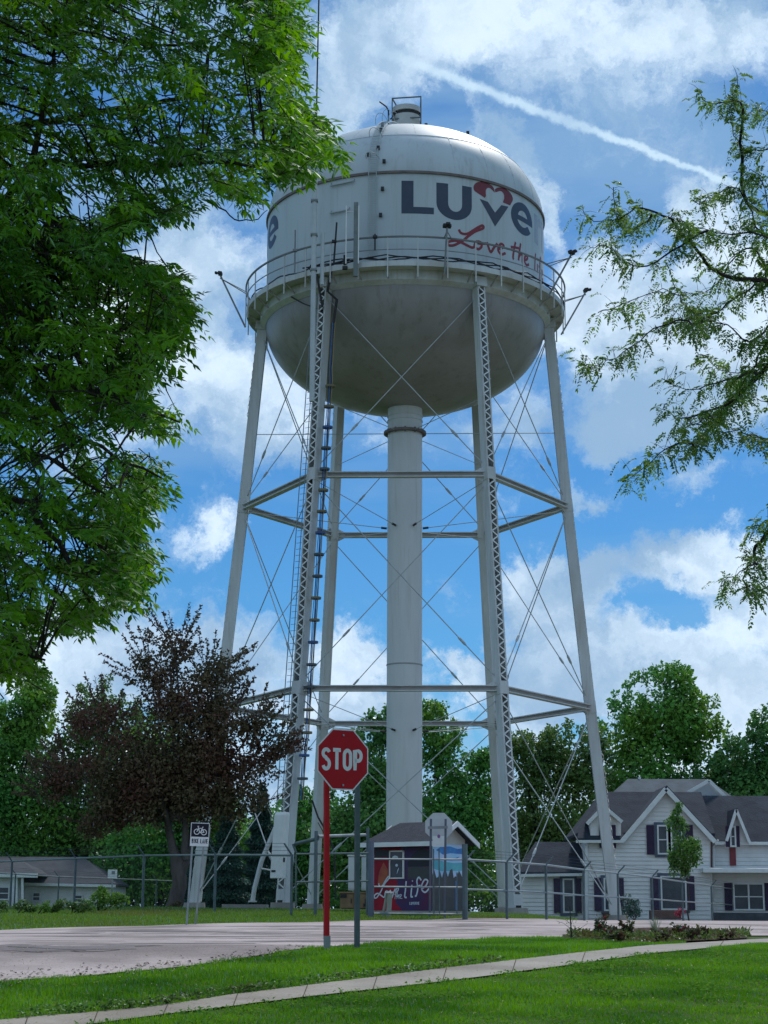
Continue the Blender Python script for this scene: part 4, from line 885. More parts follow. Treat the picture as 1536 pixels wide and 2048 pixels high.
def fence(label,pts,H=1.83,arms=True,armdir=(0,0,0),group='chain link fence runs',rail=.045,mid=False,r=.045):
    """pts: (px, distance)"""
    P=[gp(px,d) for px,d in pts]; o=P[0].copy(); rt=empty('chain_link_fence',tuple(o),label,'fence')
    V=[];st=[];s=0;fs=[]
    for i,p in enumerate(P):
        if i: s+=(P[i]-P[i-1]).length
        V+=[tuple(p-o+Vector((0,0,.04))),tuple(p-o+Vector((0,0,H)))]; st+=[(s,0,0),(s,H,0)]
        if i: fs.append((2*i-2,2*i,2*i+1,2*i-1))
    me=bpy.data.meshes.new('mesh_fabric'); me.from_pydata(V,[],fs); a=me.attributes.new('st','FLOAT_VECTOR','POINT'); a.data.foreach_set('vector',[c for t in st for c in t]); link('mesh_fabric',me,WIRE,rt)
    b=MB(o); b.tube([p+Vector((0,0,H)) for p in P],rail*.8,6); b.build('top_rail',RAILM,rt)
    if mid: b=MB(o); b.tube([p+Vector((0,0,H*.5)) for p in P],rail*.7,6); b.build('middle_rail',RAILM,rt)
    ad=Vector(armdir)
    for p in P:
        b=MB(o); b.tube([p-Vector((0,0,.1)),p+Vector((0,0,H+.03))],r,8)
        if arms: b.tube([p+Vector((0,0,H)),p+Vector((0,0,H))+ad],.03,6)
        b.build('fence_post',POSTM,rt)
    if arms:
        for k in(.4,.7,1.0):
            b=MB(o); b.tube([p+Vector((0,0,H))+ad*k for p in P],.007,4); b.build('barbed_wire',DARK,rt)
    return rt
fence('front chain link fence left of the tower legs with angled barbed wire arms',[(-260,88),(-90,82),(40,77),(165,71.5),(299,65.5),(440,61),(590,58.6)],armdir=(-.24,-.12,.36))
fence('rear chain link fence crossing behind the tower with paler posts',[(-60,96),(48,103),(133,111),(325,122),(494,134),(640,136),(800,134),(930,132),(1054,130),(1205,129),(1392,128),(1470,128)],H=1.8,armdir=(-.26,-.1,.34))
fence('right side chain link fence receding toward the white house with angled arms',[(932,59.5),(1012,61.5),(1089,64.5),(1163,69),(1230,74),(1297,80.5),(1356,90),(1413,101),(1467,114),(1520,128)],armdir=(.28,.0,.30),mid=True)
# gate section in front of the shed
def rail(b,a,c,r=.03): b.tube([a,c],r,6)
rt=empty('gate',tuple(gp(740,58.2)),'wide grey pipe gate with two rails across the front of the shed','gate'); o=rt.location.copy()
b=MB(o); p=gp(746,58.2); b.tube([p,Vector((p.x,p.y,at(740,1682,58.2).z))],.085,8); b.build('gate_post',mat('gate_post_blue',(.10,.12,.17),(.07,.09,.13),3,.5),rt)
b=MB(o); p=gp(930,58.8); b.tube([p,Vector((p.x,p.y,at(930,1688,58.8).z))],.085,8); b.build('gate_post',POSTM,rt)
for y in(1718,1773.5,1827): b=MB(o); rail(b,at(748,y,58.2),at(929,y+1,58.8),.028); b.build('gate_rail',GALV,rt)
for px in(867,878,914): b=MB(o); rail(b,at(px,1698 if px<900 else 1745,58.5),at(px+(1 if px<900 else 0),1827,58.5),.02); b.build('gate_bar',POSTM,rt)
rt=empty('pipe_frame',tuple(gp(615,58.4)),'grey pipe frame with a stepped top bar behind the red sign post','gate'); o=rt.location.copy()
b=MB(o); p=gp(637,58.4); b.tube([p,Vector((p.x,p.y,at(637,1662,58.4).z))],.055,8); b.build('gate_post',POSTM,rt)
b=MB(o); b.tube([at(586,1688,58.8),at(592,1705,58.8)],.04,6); b.tube([at(590,1688,58.8),at(637,1677,58.4)],.06,8); b.build('top_bar',POSTM,rt)
b=MB(o); b.tube([at(637,1673,58.4),at(731,1670,59.5)],.05,8); b.build('top_bar',GALV,rt)
for y in(1706,1762): 
    b=MB(o); rail(b,at(592,y+2,58.6),at(740,y,58.3),.03); b.build('gate_rail',RAILM,rt)
b=MB(o); rail(b,at(592,1708,58.6),at(592,1812,58.6),.03); b.build('gate_bar',POSTM,rt)
b=MB(o); p=gp(739,60); b.tube([p,Vector((p.x,p.y,at(739,1655,60).z))],.05,8); b.build('gate_post',POSTM,rt)
# ------------------------------------------------------------ houses
SIDING=mat('white_siding',(.70,.71,.70),(.62,.63,.62),1.2,.55)
def siding_mat():
    m=MATS['white_siding']; nt=m.node_tree; p=nt.nodes['Principled BSDF']; nn=nt.nodes.new; lk=nt.links.new
    t=nn('ShaderNodeTexCoord'); s=nn('ShaderNodeSeparateXYZ'); lk(t.outputs['Object'],s.inputs[0]); k=nn('ShaderNodeMath'); k.operation='MULTIPLY'; k.inputs[1].default_value=1/.24; lk(s.outputs[2],k.inputs[0])
    f=nn('ShaderNodeMath'); f.operation='FRACT'; lk(k.outputs[0],f.inputs[0]); b=nn('ShaderNodeBump'); b.inputs['Distance'].default_value=.12; b.inputs['Strength'].default_value=1; b.invert=True
    lk(f.outputs[0],b.inputs['Height']); lk(b.outputs[0],p.inputs['Normal'])
ROOFM=mat('grey_shingles',(.036,.046,.064),(.022,.030,.044),1.4,.92,bump=.6,bscale=9,c3=(.040,.052,.070),s3=.5); ROOFL=mat('light_grey_shingles',(.09,.11,.13),(.068,.082,.10),1.4,.92,bump=.5,bscale=9)
TRIMH=mat('house_trim',(.66,.70,.70),(.58,.62,.62),3,.5); SHUT=mat('purple_shutter',(.045,.03,.07),(.035,.025,.055),4,.6); FRM=mat('blue_grey_frame',(.10,.13,.17),(.08,.10,.14),4,.6)
GLS=mat('window_glass',(.02,.03,.045),(.045,.06,.075),1.2,.12,spec=.35); REDD=mat('red_window_panel',(.22,.02,.03),(.16,.02,.03),4,.5); FNDN=mat('foundation',(.12,.13,.15),(.08,.09,.10),2,.9)
HY=110.
def hp_(px,py,Y=HY): return at(px,py,Y)
def house_part(b,pts,Y,dep,mi=0): b.poly([at(px,py,Y) for px,py in pts],(0,dep,0),mi)
gz=E-.25
def laps(poly,Y,step=.235):
    P_=[at(px,py,Y) for px,py in poly]; P_=[(p.x,p.z) for p in P_]; b=B(); z=min(p[1] for p in P_)+step
    while z<max(p[1] for p in P_)-.1:
        xs_=[]
        for (xa,za),(xb,zb) in zip(P_,P_[1:]+P_[:1]):
            if (za-z)*(zb-z)<0: xs_.append(xa+(xb-xa)*(z-za)/(zb-za))
        if len(xs_)>=2: x0,x1=min(xs_)+.02,max(xs_)-.02; b.add([(x0,Y-.002,z+.2),(x1,Y-.002,z+.2),(x1,Y-.045,z),(x0,Y-.045,z),(x0,Y+.01,z),(x1,Y+.01,z)],[(0,1,2,3),(3,2,5,4)])
        z+=step
    b.build('clapboards',SIDING,hs)
hs=empty('white_house',(at(1340,1835,HY).x,HY,gz),'large white two-storey house with grey gabled roofs and dark shutters','house'); HO=hs.location.copy()
def B(): return MB(HO)
def W_(px0,py0,px1,py1,Y): 
    a,c=at(px0,py1,Y),at(px1,py0,Y); return a.x,a.z,c.x,c.z
def window(px0,py0,px1,py1,Y,shut=None,mull=True,frame=TRIMH,outer=None,cols=1):
    Y-=.055; x0,z0,x1,z1=W_(px0,py0,px1,py1,Y); fw=.09; b=B()
    for (a,e,c,d) in((x0,z0,x0+fw,z1),(x1-fw,z0,x1,z1),(x0+fw,z1-fw,x1-fw,z1),(x0+fw,z0,x1-fw,z0+fw)): b.box(((a+c)/2,Y-.05,(e+d)/2),(c-a,.1,d-e))
    if mull: b.box(((x0+x1)/2,Y-.04,(z0+z1)/2),(x1-x0-2*fw,.07,.06))
    for k in range(1,cols): xx=x0+(x1-x0)*k/cols; b.box((xx,Y-.045,(z0+z1)/2),(.10,.08,z1-z0-2*fw))
    w_=b.build('window',frame,hs)
    b=B(); b.box(((x0+x1)/2,Y-.005,(z0+z1)/2),(x1-x0-2*fw,.02,z1-z0-2*fw)); b.build('pane',GLS,w_)
    if outer:
        b=B(); q=.16
        for (a,e,c,d) in((x0-q,z0-q,x0-.003,z1+q),(x1+.003,z0-q,x1+q,z1+q),(x0,z1+.003,x1,z1+q),(x0,z0-q,x1,z0-.003)): b.box(((a+c)/2,Y-.03,(e+d)/2),(c-a,.06,d-e))
        b.build('frame',outer,w_)
    for s in (shut or []):
        a,e,c,d=W_(s[0],s[1] if len(s)>2 else py0,s[-1] if len(s)>2 and False else s[0]+s[2] if len(s)>2 else s[1],py1,Y) if False else W_(s[0],py0,s[1],py1,Y)
        b=B(); b.box(((a+c)/2,Y-.04,(e+d)/2),(c-a,.08,d-e)); b.build('shutter',SHUT,hs)
# walls
b=B(); house_part(b,[(1043,1845),(1172.5,1845),(1172.5,1752),(1043,1752)],HY+1.0,7); b.build('wall',SIDING,hs); laps([(1043,1845),(1172.5,1845),(1172.5,1752),(1043,1752)],HY+1.0)
b=B(); house_part(b,[(1173,1845),(1425,1845),(1425,1683),(1332,1580),(1247,1683),(1173,1683)],HY,9); b.build('wall',SIDING,hs); laps([(1176,1845),(1421,1845),(1421,1683),(1332,1580),(1249,1683),(1176,1683)],HY)
b=B(); house_part(b,[(1425.5,1845),(1700,1845),(1700,1684),(1425.5,1684)],HY+.9,8); b.build('wall',SIDING,hs); laps([(1427,1845),(1700,1845),(1700,1690),(1427,1690)],HY+.9)
# main roof (ridge runs left to right) : a long prism behind the front gable
def roofprism(y0,yr,x0,x1,ze,zr,hip0=0,hip1=0,t=.16,m=ROOFM,name='roof'):
    """front eave at depth y0, ridge at depth yr; x0..x1 ; hips shorten the ridge"""
    b=B(); yb=2*yr-y0; A=Vector((x0,y0,ze));Bq=Vector((x1,y0,ze));Cq=Vector((x1,yb,ze));Dq=Vector((x0,yb,ze)); r0=Vector((x0+hip0,yr,zr)); r1=Vector((x1-hip1,yr,zr)); u=Vector((0,0,t))
    vs=[A,Bq,Cq,Dq,r0,r1]; vs2=[v+u for v in vs]
    b.add(vs+vs2,[(6,7,11,10),(8,9,10,11),(9,6,10),(7,8,11),(0,1,2,3),(0,1,7,6),(1,2,8,7),(2,3,9,8),(3,0,6,9)]); return b.build(name,m,hs)
X=lambda px,Y=HY: at(px,1700,Y).x
Zt=lambda py,Y=HY: at(1300,py,Y).z
_ze=Zt(1683); _zr=Zt(1589,HY+4.5); _sl=(_zr-_ze)/4.9
roofprism(HY+.15,HY+4.5,X(1158),X(1432),_ze+_sl*.55,_zr,1.9,.0)
b=B(); b.poly([Vector((X(1153),HY-.4,_ze)),Vector((X(1248),HY-.4,_ze)),Vector((X(1248),HY+.16,_ze+_sl*.56)),Vector((X(1158),HY+.16,_ze+_sl*.56))],(0,0,.155)); b.build('roof',ROOFM,hs)
roofprism(HY+.5,HY+4.6,X(1424),X(1720),Zt(1686),Zt(1596,HY+4.6),.2,0)
roofprism(HY+.6,HY+3.2,X(1041),X(1172.4),Zt(1750),Zt(1690,HY+3.2),1.15,.0)
# higher rear roof with a small gable facing the street
YR=HY+8.5
roofprism(YR-3.5,YR,X(1208,YR),X(1458,YR),Zt(1605,YR-3.5),Zt(1563,YR),1.6,1.2,m=ROOFL)
b=B(); house_part(b,[(1377,1586),(1418,1563),(1455,1600)],YR-3.4,.25); b.build('gable',mat('gable_pale',(.42,.47,.50),(.36,.40,.43),3,.6),hs)
def rake(pts,Y,wd=.26,name='rake_board',m=TRIMH,dep=.12):
    b=B()
    for a,c in zip(pts[:-1],pts[1:]): b.beam(at(a[0],a[1],Y),at(c[0],c[1],Y),dep,wd,Vector((0,1,0)))
    b.build(name,m,hs)
rake([(1376,1585),(1418,1561),(1456,1599)],YR-3.55,.2)
# front gable roof: ridge runs front to back
def gableroof(pl,pk,pr,Y,dep,ov=.35,t=.16,m=ROOFM):
    b=B(); l,k,r_=at(*pl,Y),at(*pk,Y),at(*pr,Y); u=Vector((0,0,t)); o0=Vector((0,-ov,0)); d=Vector((0,dep+ov,0))
    b.poly([l+o0,k+o0,k+o0+u,l+o0+u],d); b.poly([k+o0,r_+o0,r_+o0+u,k+o0+u],d); b.build('roof',m,hs)
gableroof((1244,1683),(1332,1577),(1429,1682),HY,4.4)
rake([(1243,1684),(1332,1578),(1430,1684)],HY-.45,.26)
# left dormer
b=B(); house_part(b,[(1181,1683),(1242,1683),(1242,1647),(1208,1617),(1181,1647)],HY-.12,3.0); b.build('dormer_wall',SIDING,hs)
gableroof((1175,1646),(1208,1611),(1243,1643),HY-.15,3.6,t=.1); rake([(1174,1648),(1208,1613),(1244,1644)],HY-.58,.2)
window(1207,1650,1222,1696,HY-.14,shut=[(1199,1206),(1224,1231)])
# right narrow dormer
b=B(); house_part(b,[(1453,1690),(1498,1690),(1498,1684),(1472.5,1624),(1455,1684)],HY+.35,3); b.build('dormer_wall',SIDING,hs)
gableroof((1453,1684),(1472.5,1620),(1499,1687),HY+.3,3.4,t=.08); rake([(1453,1682),(1472.5,1620),(1500,1687)],HY-.12,.16)
window(1460,1652,1471,1694,HY+.35,shut=[(1452,1458),(1471,1478)])
x0,z0,x1,z1=W_(1460,1695,1471,1731,HY+.83); b=B(); b.box(((x0+x1)/2,HY+.83,(z0+z1)/2),(x1-x0,.08,z1-z0)); b.build('window_panel',REDD,hs)
# eaves and gutters
b=B(); b.beam(at(1152,1683,HY-.5),at(1182,1683,HY-.5),.16,.16); b.beam(at(1182,1683,HY-.5),at(1247,1683,HY-.5),.16,.16); b.build('gutter',TRIMH,hs)
b=B(); b.beam(at(1042,1751,HY+.5),at(1172.3,1749,HY+.5),.16,.16); b.build('gutter',TRIMH,hs)
b=B(); b.beam(at(1429,1686,HY+.4),at(1700,1688,HY+.4),.18,.18); b.build('gutter',TRIMH,hs)
b=B(); b.beam(at(1172.5,1690,HY-.1),at(1172.5,1845,HY-.1),.18,.14); b.beam(at(1174.5,1696,HY-.08),at(1174.5,1845,HY-.08),.12,.1); b.build('downspout',TRIMH,hs)
b=B(); b.tube([at(1436,1680,HY+.3),at(1432,1688,HY+.6),at(1427,1692,HY+.75),at(1427.5,1735,HY+.75)],.06,8); b.build('downspout',TRIMH,hs)
b=B(); b.beam(at(1423,1684,HY-.03),at(1423,1735,HY-.03),.16,.08); b.build('corner_trim',mat('brown_trim',(.10,.05,.05),None,4,.7),hs)
# porch roof band on the right
b=B(); x0,z0,x1,z1=W_(1405,1747,1700,1736,HY-.8); b.box(((x0+x1)/2,HY-.1,(z0+z1)/2),(x1-x0,1.7,z1-z0)); b.build('porch_roof',TRIMH,hs,bevel=.05)
b=B(); x0,z0,x1,z1=W_(1428,1845,1700,1825,HY+.7); b.box(((x0+x1)/2,HY+.85,(z0+z1)/2),(x1-x0,.12,z1-z0)); b.build('foundation',FNDN,hs)
# windows
window(1126,1757,1148,1826,HY+1.0,shut=[(1108,1120),(1152,1162)],outer=FRM)
window(1208,1756,1230,1822,HY,shut=[(1189,1202),(1236,1247)],outer=FRM)
window(1315,1650,1335,1709,HY,shut=[(1294,1307)],outer=FRM); window(1342,1650,1364,1709,HY,shut=[(1372,1385)],outer=FRM)
window(1322,1752,1372,1820,HY,shut=[(1302,1316),(1375,1388)],outer=FRM,mull=False)
window(1467,1766,1527,1821,HY+.9,shut=[(1450,1463),(1531,1544)],cols=2)
# roof vents
b=B(); p=at(1145,1711,HY+2.2); b.box(p,(.42,.42,.32)); b.build('roof_vent',DARK,hs,bevel=.04)
b=B(); p=at(1279,1562,YR); b.tube([p-Vector((0,0,.4)),p+Vector((0,0,.25))],.09,8); b.build('vent_pipe',TRIMH,hs)
b=B(); x0,z0,x1,z1=W_(1207,1846,1222,1825,HY-.5); b.box(((x0+x1)/2,HY-.3,(z0+z1)/2),(x1-x0,.5,z1-z0)); b.build('step',mat('brown_step',(.10,.06,.05),None,3,.9),hs)
# ---- low house on the left
LY=140.
hs=empty('low_white_house',(at(120,1815,LY).x,LY,E+.3),'low single-storey white house with a grey hip roof behind the left fence','house'); HO=hs.location.copy()
b=B(); house_part(b,[(-200,1830),(222,1830),(222,1771),(-200,1764)],LY,8); b.build('wall',SIDING,hs)
b=B(); house_part(b,[(-200,1830),(30,1830),(30,1752),(-200,1748)],LY-3.2,3.1); b.build('wall',SIDING,hs)
X=lambda px,Y=LY: at(px,1760,Y).x
Zt=lambda py,Y=LY: at(120,py,Y).z
roofprism(LY-.5,LY+3.6,X(-200),X(231),Zt(1771),Zt(1718,LY+3.6),0,3.1,m=mat('brown_grey_shingles',(.075,.08,.09),(.055,.06,.07),1.2,.92,bump=.5,bscale=7))
roofprism(LY-3.7,LY-.2,X(-200,LY-3.7),X(75,LY-3.7),Zt(1752,LY-3.7),Zt(1727,LY-.2),0,1.8,m=MATS['brown_grey_shingles'])
b=B(); b.beam(at(44,1768,LY-.6),at(231,1772,LY-.6),.16,.2); b.beam(at(-200,1748,LY-3.8),at(75,1751,LY-3.8),.16,.3); b.build('fascia',TRIMH,hs)
window(64,1784,82,1803,LY); window(147,1789,166,1806,LY); window(-12,1773,20,1800,LY-3.2)
b=B()
for px in(27,33,45): b.beam(at(px,1752,LY-3.6),at(px,1828,LY-3.6),.16,.16)
b.build('porch_post',TRIMH,hs)
b=B(); p=at(204,1722,LY+6); b.tube([Vector((p.x,p.y,E)),p],.18,8); b.box(p,(.9,.6,.25)); tag(b.build('vent_stack',TRIMH,None),'white pipe stack with a flat cap rising behind the low house roof','pipe')
p=at(225,1748,LY-6); q=empty('small_sign',(p.x,p.y,h1(p.x,p.y)),'small white sign on a post right of the low house','sign'); oo=q.location.copy()
b=MB(oo); b.box(p,(.66,.04,.62)); b.build('sign_plate',REFL_W,q); b=MB(oo); b.box(p+Vector((.06,-.03,.1)),(.24,.02,.22)); b.build('sign_mark',GREY,q); b=MB(oo); b.beam(Vector((p.x,p.y+.05,oo.z)),p+Vector((0,.05,0)),.1,.08); b.build('sign_post',GALV,q)
# kerb-like concrete slab by the tower's left legs
b=MB(); a=at(444,1812,80.5); c=at(534,1812,80.5); b.box(((a.x+c.x)/2,81,(a.z+h1(a.x,81))/2-.05),(c.x-a.x,1.2,a.z-h1(a.x,81)+.25)); o=b.build('concrete_slab',CONC,None); tag(o,'low pale concrete slab on the grass left of the tower leg','slab')
# ------------------------------------------------------------ vegetation
BARK=mat('bark',(.060,.050,.042),(.035,.028,.024),6,.95,bump=.8,bscale=18,stretch=(1,1,.3)); BARKL=mat('bark_grey',(.13,.11,.10),(.07,.06,.055),4,.95,bump=.8,bscale=14,stretch=(1,1,.3))
def crown_lobes(lobes,Y,dens,size,seed,sub=9,depth=1.0,up=.15):
    """lobes: (px,py,rx,ry[,dY]) image-sized ellipsoids at distance Y ; returns leaf arrays (world)"""
    r=np.random.default_rng(seed); Cs=[];Ds=[];Ns=[];Ls=[]
    for lb in lobes:
        px,py,rx,ry=lb[:4]; dy=lb[4] if len(lb)>4 else 0
        c=np.array(at(px,py,Y+dy)); k=F/(Y+dy)
        rad=np.array([rx/k,max(rx,ry)/k*depth*.9,ry/k])
        subs=[(c,rad*.72)]
        for _ in range(sub):
            d=unit(r.normal(size=(1,3)))[0]; f=r.uniform(.34,.52); subs.append((c+d*rad*r.uniform(.55,.78),np.array([1,1,.85])*rad.mean()*f))
        for sc,sr in subs:
            n=int(dens*(sr[0]*sr[2]+sr[0]*sr[1]+sr[1]*sr[2])*4.2/size**2*1.35)+6
            d=unit(r.normal(size=(n,3))); wob_=1+.13*np.sin(d@np.array([5.1,3.2,4.4])+px)+.1*np.sin(d@np.array([-9,7,11.])+py)
            rr=(r.random(n)**.4)*1.08; P=sc+d*sr*(rr*wob_)[:,None]
            Cs.append(P); Ns.append(d+r.normal(size=(n,3))*.75+[0,0,up*3]); t=np.cross(d,r.normal(size=(n,3))); Ds.append(t+d*.5-np.array([0,0,.2])); Ls.append(size*(.6+.8*r.random(n)))
    return np.concatenate(Cs),np.concatenate(Ds),np.concatenate(Ns),np.concatenate(Ls)
def limb(b,pts,r0,r1,n=7,j=.0,rs=None):
    P_=[Vector(p) for p in pts]; out=[]
    for i in range(len(P_)-1):
        for k in range(4): out.append(P_[i].lerp(P_[i+1],k/4)+(Vector((rs.uniform(-j,j),rs.uniform(-j,j),rs.uniform(-j,j))) if rs and (i or k) else Vector((0,0,0))))
    out.append(P_[-1]); m=len(out); b.tube(out,[r0+(r1-r0)*(i/(m-1))**.8 for i in range(m)],n)
def bgtree(name,label,trunk_px,Y,lobes,m,size=.34,dens=1.0,seed=1,group='trees beyond the tower',tr=.22,cat='tree',bark=None,dz=0,sub=9):
    base=gp(trunk_px,Y); base.z+=dz; rt=empty(name,tuple(base),label,cat,group)
    rl_=random.Random(seed*3+1); ex=[]
    if Y>120:
        for l in lobes:
            if l[1]>1600: continue
            for q in range(9):
                a=rl_.uniform(.15,PI-.15); ex.append((l[0]+math.cos(a)*l[2]*rl_.uniform(.85,1.12),l[1]-math.sin(a)*l[3]*rl_.uniform(.9,1.16),rl_.uniform(6,13),rl_.uniform(12,24),rl_.uniform(-2,2)))
    C,D_,Nn,Ln=crown_lobes(lobes,Y,dens,size,seed,sub)
    if ex: C2,D2,N2,L2=crown_lobes(ex,Y,dens*.7,size*.85,seed+5,3); C=np.concatenate([C,C2]); D_=np.concatenate([D_,D2]); Nn=np.concatenate([Nn,N2]); Ln=np.concatenate([Ln,L2])
    V,Fc,rn=leaves(C,D_,Nn,Ln*1.0,Ln*.68,.15); V=V-np.array(base)
    b=MB(base); rs=random.Random(seed); top=min(lobes,key=lambda l:l[1]); 
    limb(b,[base-Vector((0,0,.3)),base.lerp(at(top[0],top[1],Y),.45),at(top[0],top[1],Y)],tr,tr*.15,8,.12,rs)
    for l in lobes: limb(b,[base.lerp(at(l[0],l[1],Y),.35)*1.0 if False else base+(at(top[0],top[1],Y)-base)*.35,at(l[0],l[1],Y+(l[4] if len(l)>4 else 0))],tr*.5,tr*.12,6,.1,rs)
    b.build('trunk',bark or BARK,rt,True)
    npmesh('crown',V,Fc,m,rt,rnd=rn); return rt
G1=leafmat('maple_leaf',(.05,.19,.045),(.11,.29,.050),(.15,.29,.035),.25,.16)
G2=leafmat('ash_leaf_far',(.06,.19,.05),(.13,.27,.06),(.05,.16,.05),.25,.18)
G3=leafmat('spruce_needles',(.03,.085,.07),(.05,.12,.085),(.03,.08,.05),.05,.3)
G4=leafmat('olive_leaf',(.09,.17,.045),(.14,.22,.055),(.07,.15,.045),.25,.2)
A_=bgtree
A_('broadleaf_tree','tall green tree at the left edge with a slender pointed top',10,156,[(0,1530,100,120),(60,1440,46,70),(20,1650,120,110),(-70,1520,110,140),(84,1392,24,44),(20,1480,60,60),(60,1740,110,80)],G1,.34,1,21)
A_('broadleaf_tree','olive green rounded tree behind the left side of the dark plum tree',190,160,[(190,1450,84,78),(250,1540,100,100),(150,1590,90,110),(200,1690,120,90),(120,1740,90,70)],G4,.34,1,22)
A_('broadleaf_tree','deep green tree directly behind the trunk of the plum tree',330,152,[(350,1530,100,100),(400,1620,110,100),(300,1670,120,100),(420,1700,100,90),(330,1750,120,60)],G1,.34,1,23)
A_('broadleaf_tree','dark tree seen between the lattice leg and the red sign post',640,140,[(645,1650,75,90),(600,1610,40,50),(590,1700,60,90),(660,1740,90,70)],G1,.34,1,24)
A_('broadleaf_tree','green tree rising just left of the central riser pipe',740,134,[(750,1530,52,80),(765,1460,34,42),(720,1600,60,70),(740,1660,90,110),(760,1750,90,60),(690,1700,70,90)],G2,.32,1,25)
A_('broadleaf_tree','loose topped green tree just right of the central riser pipe',900,134,[(872,1480,44,58),(925,1540,52,60),(900,1620,90,90),(965,1560,34,48),(950,1650,70,90),(880,1720,110,80),(860,1440,22,26)],G1,.32,.95,26)
A_('broadleaf_tree','yellow green tree between the right lattice leg and outer right leg',1110,138,[(1065,1530,46,54),(1130,1515,62,58),(1100,1620,100,100),(1175,1545,52,70),(1060,1700,90,90),(1150,1720,90,80),(1040,1500,20,26)],G4,.32,1,27)
A_('broadleaf_tree','tallest rounded green tree behind the white house chimney',1320,142,[(1322,1440,84,90),(1258,1470,56,74),(1385,1460,56,74),(1300,1570,130,100),(1240,1620,90,90),(1345,1375,38,38),(1400,1600,90,80)],G1,.34,1.05,28)
A_('broadleaf_tree','green tree at the right edge above the white house roof',1510,140,[(1505,1525,62,54),(1455,1560,56,70),(1570,1500,80,80),(1500,1640,110,90),(1540,1460,36,34),(1650,1560,90,120)],G2,.34,1,29)
for k,(px,Y,hh,w0) in enumerate([(462,112,1600,58),(530,116,1572,66),(415,118,1640,56)]):
    base=gp(px,Y); top=at(px,hh,Y); H_=top.z-base.z; rt=empty('spruce_tree',tuple(base),['dark blue-green spruce left of the leaning white pipe','taller dark spruce behind the leaning white pipe','short dark spruce right of the plum tree trunk'][k],'tree','trees beyond the tower')
    b=MB(base); b.tube([base-Vector((0,0,.2)),top],[.16,.02],6); b.build('trunk',BARK,rt)
    r=np.random.default_rng(70+k); n=16000; t=r.random(n)**.62; z=H_*(1-t)+.2; lay=.78+.22*np.sin(z*7.5+k); rad=(w0/F*Y)*t*lay*(r.random(n)**.35); a=r.random(n)*2*PI
    C=np.stack([rad*np.cos(a),rad*np.sin(a),z-.25*rad],1); D_=np.stack([np.cos(a),np.sin(a),-.35+.3*r.normal(size=n)],1)+r.normal(size=(n,3))*.3
    V,Fc,rn=leaves(C,D_,r.normal(size=(n,3))*.5+[0,0,1],.20+.12*r.random(n),.08+.04*r.random(n)); npmesh('crown',V,Fc,G3,rt,rnd=rn)
# far woods closing the view low down behind everything
lob=[(px,1700+20*math.sin(px*.03)+ (0 if px<1000 else 10),85,95,(k%3)*4) for k,px in enumerate(range(-250,1800,62))]+[(px,1785,80,55,-2) for px in range(-250,1800,58)]
C,D_,Nn,Ln=crown_lobes(lob,172,.8,.42,40,6); V,Fc,rn=leaves(C,D_,Nn,Ln,Ln*.65,.15); o=npmesh('far_woods',V,Fc,G1,rnd=rn); tag(o,None,None,None,'stuff')
# ---- dark red-brown plum tree
PLUM=leafmat('plum_leaf',(.085,.070,.038),(.16,.13,.065),(.14,.065,.048),.25,.45,gloss=.12)
PY=72; base=gp(357,PY); rt=empty('plum_tree',tuple(base),'dark purple-brown ornamental tree with a forked trunk left of the tower','tree')
PL=[(300,1560,110,70),(420,1560,110,60),(330,1490,140,105),(235,1525,100,80),(450,1475,82,95),(385,1390,105,72),(300,1345,62,52),(350,1290,42,40),(435,1345,52,46),(510,1455,50,46),(505,1535,52,40),(135,1545,52,50),(195,1440,62,46),(380,1595,110,55),(275,1605,90,50),(100,1580,36,30),(545,1500,26,24),(470,1600,70,40),(200,1640,50,40)]
C,D_,Nn,Ln=crown_lobes(PL,PY,.62,.15,50,10)
b=MB(base); rs=random.Random(3); fork=at(352,1712,PY)
limb(b,[base-Vector((0,0,.3)),at(360,1770,PY),fork],.34,.25,12,.03,rs)
limb(b,[fork,at(336,1660,PY),at(325,1600,PY-.5),at(280,1500,PY-1)],.20,.05,8,.05,rs); limb(b,[at(360,1750,PY),at(380,1690,PY+.2),at(388,1620,PY+.4),at(450,1480,PY+1)],.22,.05,8,.05,rs)
limb(b,[at(372,1720,PY),at(368,1640,PY),at(350,1500,PY),at(340,1330,PY)],.16,.04,8,.05,rs)
shC=[];shD=[]
rq=np.random.default_rng(51)
for l in PL:
    c=at(l[0],l[1],PY)
    limb(b,[at(355,1640,PY),c],.09,.025,5,.12,rs)
    for k in range(16 if l[1]<1480 or l[0]>480 or l[0]<160 else 5):
        a=rq.uniform(-.25,PI+.25); 
        if l[0]>480: a=rq.uniform(-.7,PI*.6)
        if l[0]<160: a=rq.uniform(PI*.5,PI*1.2)
        dy=rq.uniform(-1,1); p0=c+Vector((math.cos(a)*l[2]*.7,dy*l[2]*.5,math.sin(a)*l[3]*.7))/51.6
        dr=Vector((math.cos(a)+(.5 if l[0]>380 else -.25),dy*.5,math.sin(a)*.9+.45)).normalized(); Ls_=rq.uniform(.5,1.25); p1=p0+dr*Ls_*.5+Vector((0,0,.02)); p2=p0+dr*Ls_+Vector((rq.uniform(-.1,.1),0,.08))
        b.tube([p0,p1,p2],[.022,.014,.006],4)
        for q in range(int(34*Ls_)):
            t=rq.uniform(.1,1.0); p=p0.lerp(p2,t); shC.append(tuple(p)); v=rq.normal(size=3); shD.append((v[0]+dr.x,v[1],v[2]+dr.z))
b.build('trunk',BARKL,rt,True)
sc=np.array(shC); sd_=np.array(shD); C=np.concatenate([C,sc]); D_=np.concatenate([D_,sd_]); Nn=np.concatenate([Nn,rq.normal(size=sc.shape)+[0,0,.6]]); Ln=np.concatenate([Ln,.10+.07*rq.random(len(sc))])
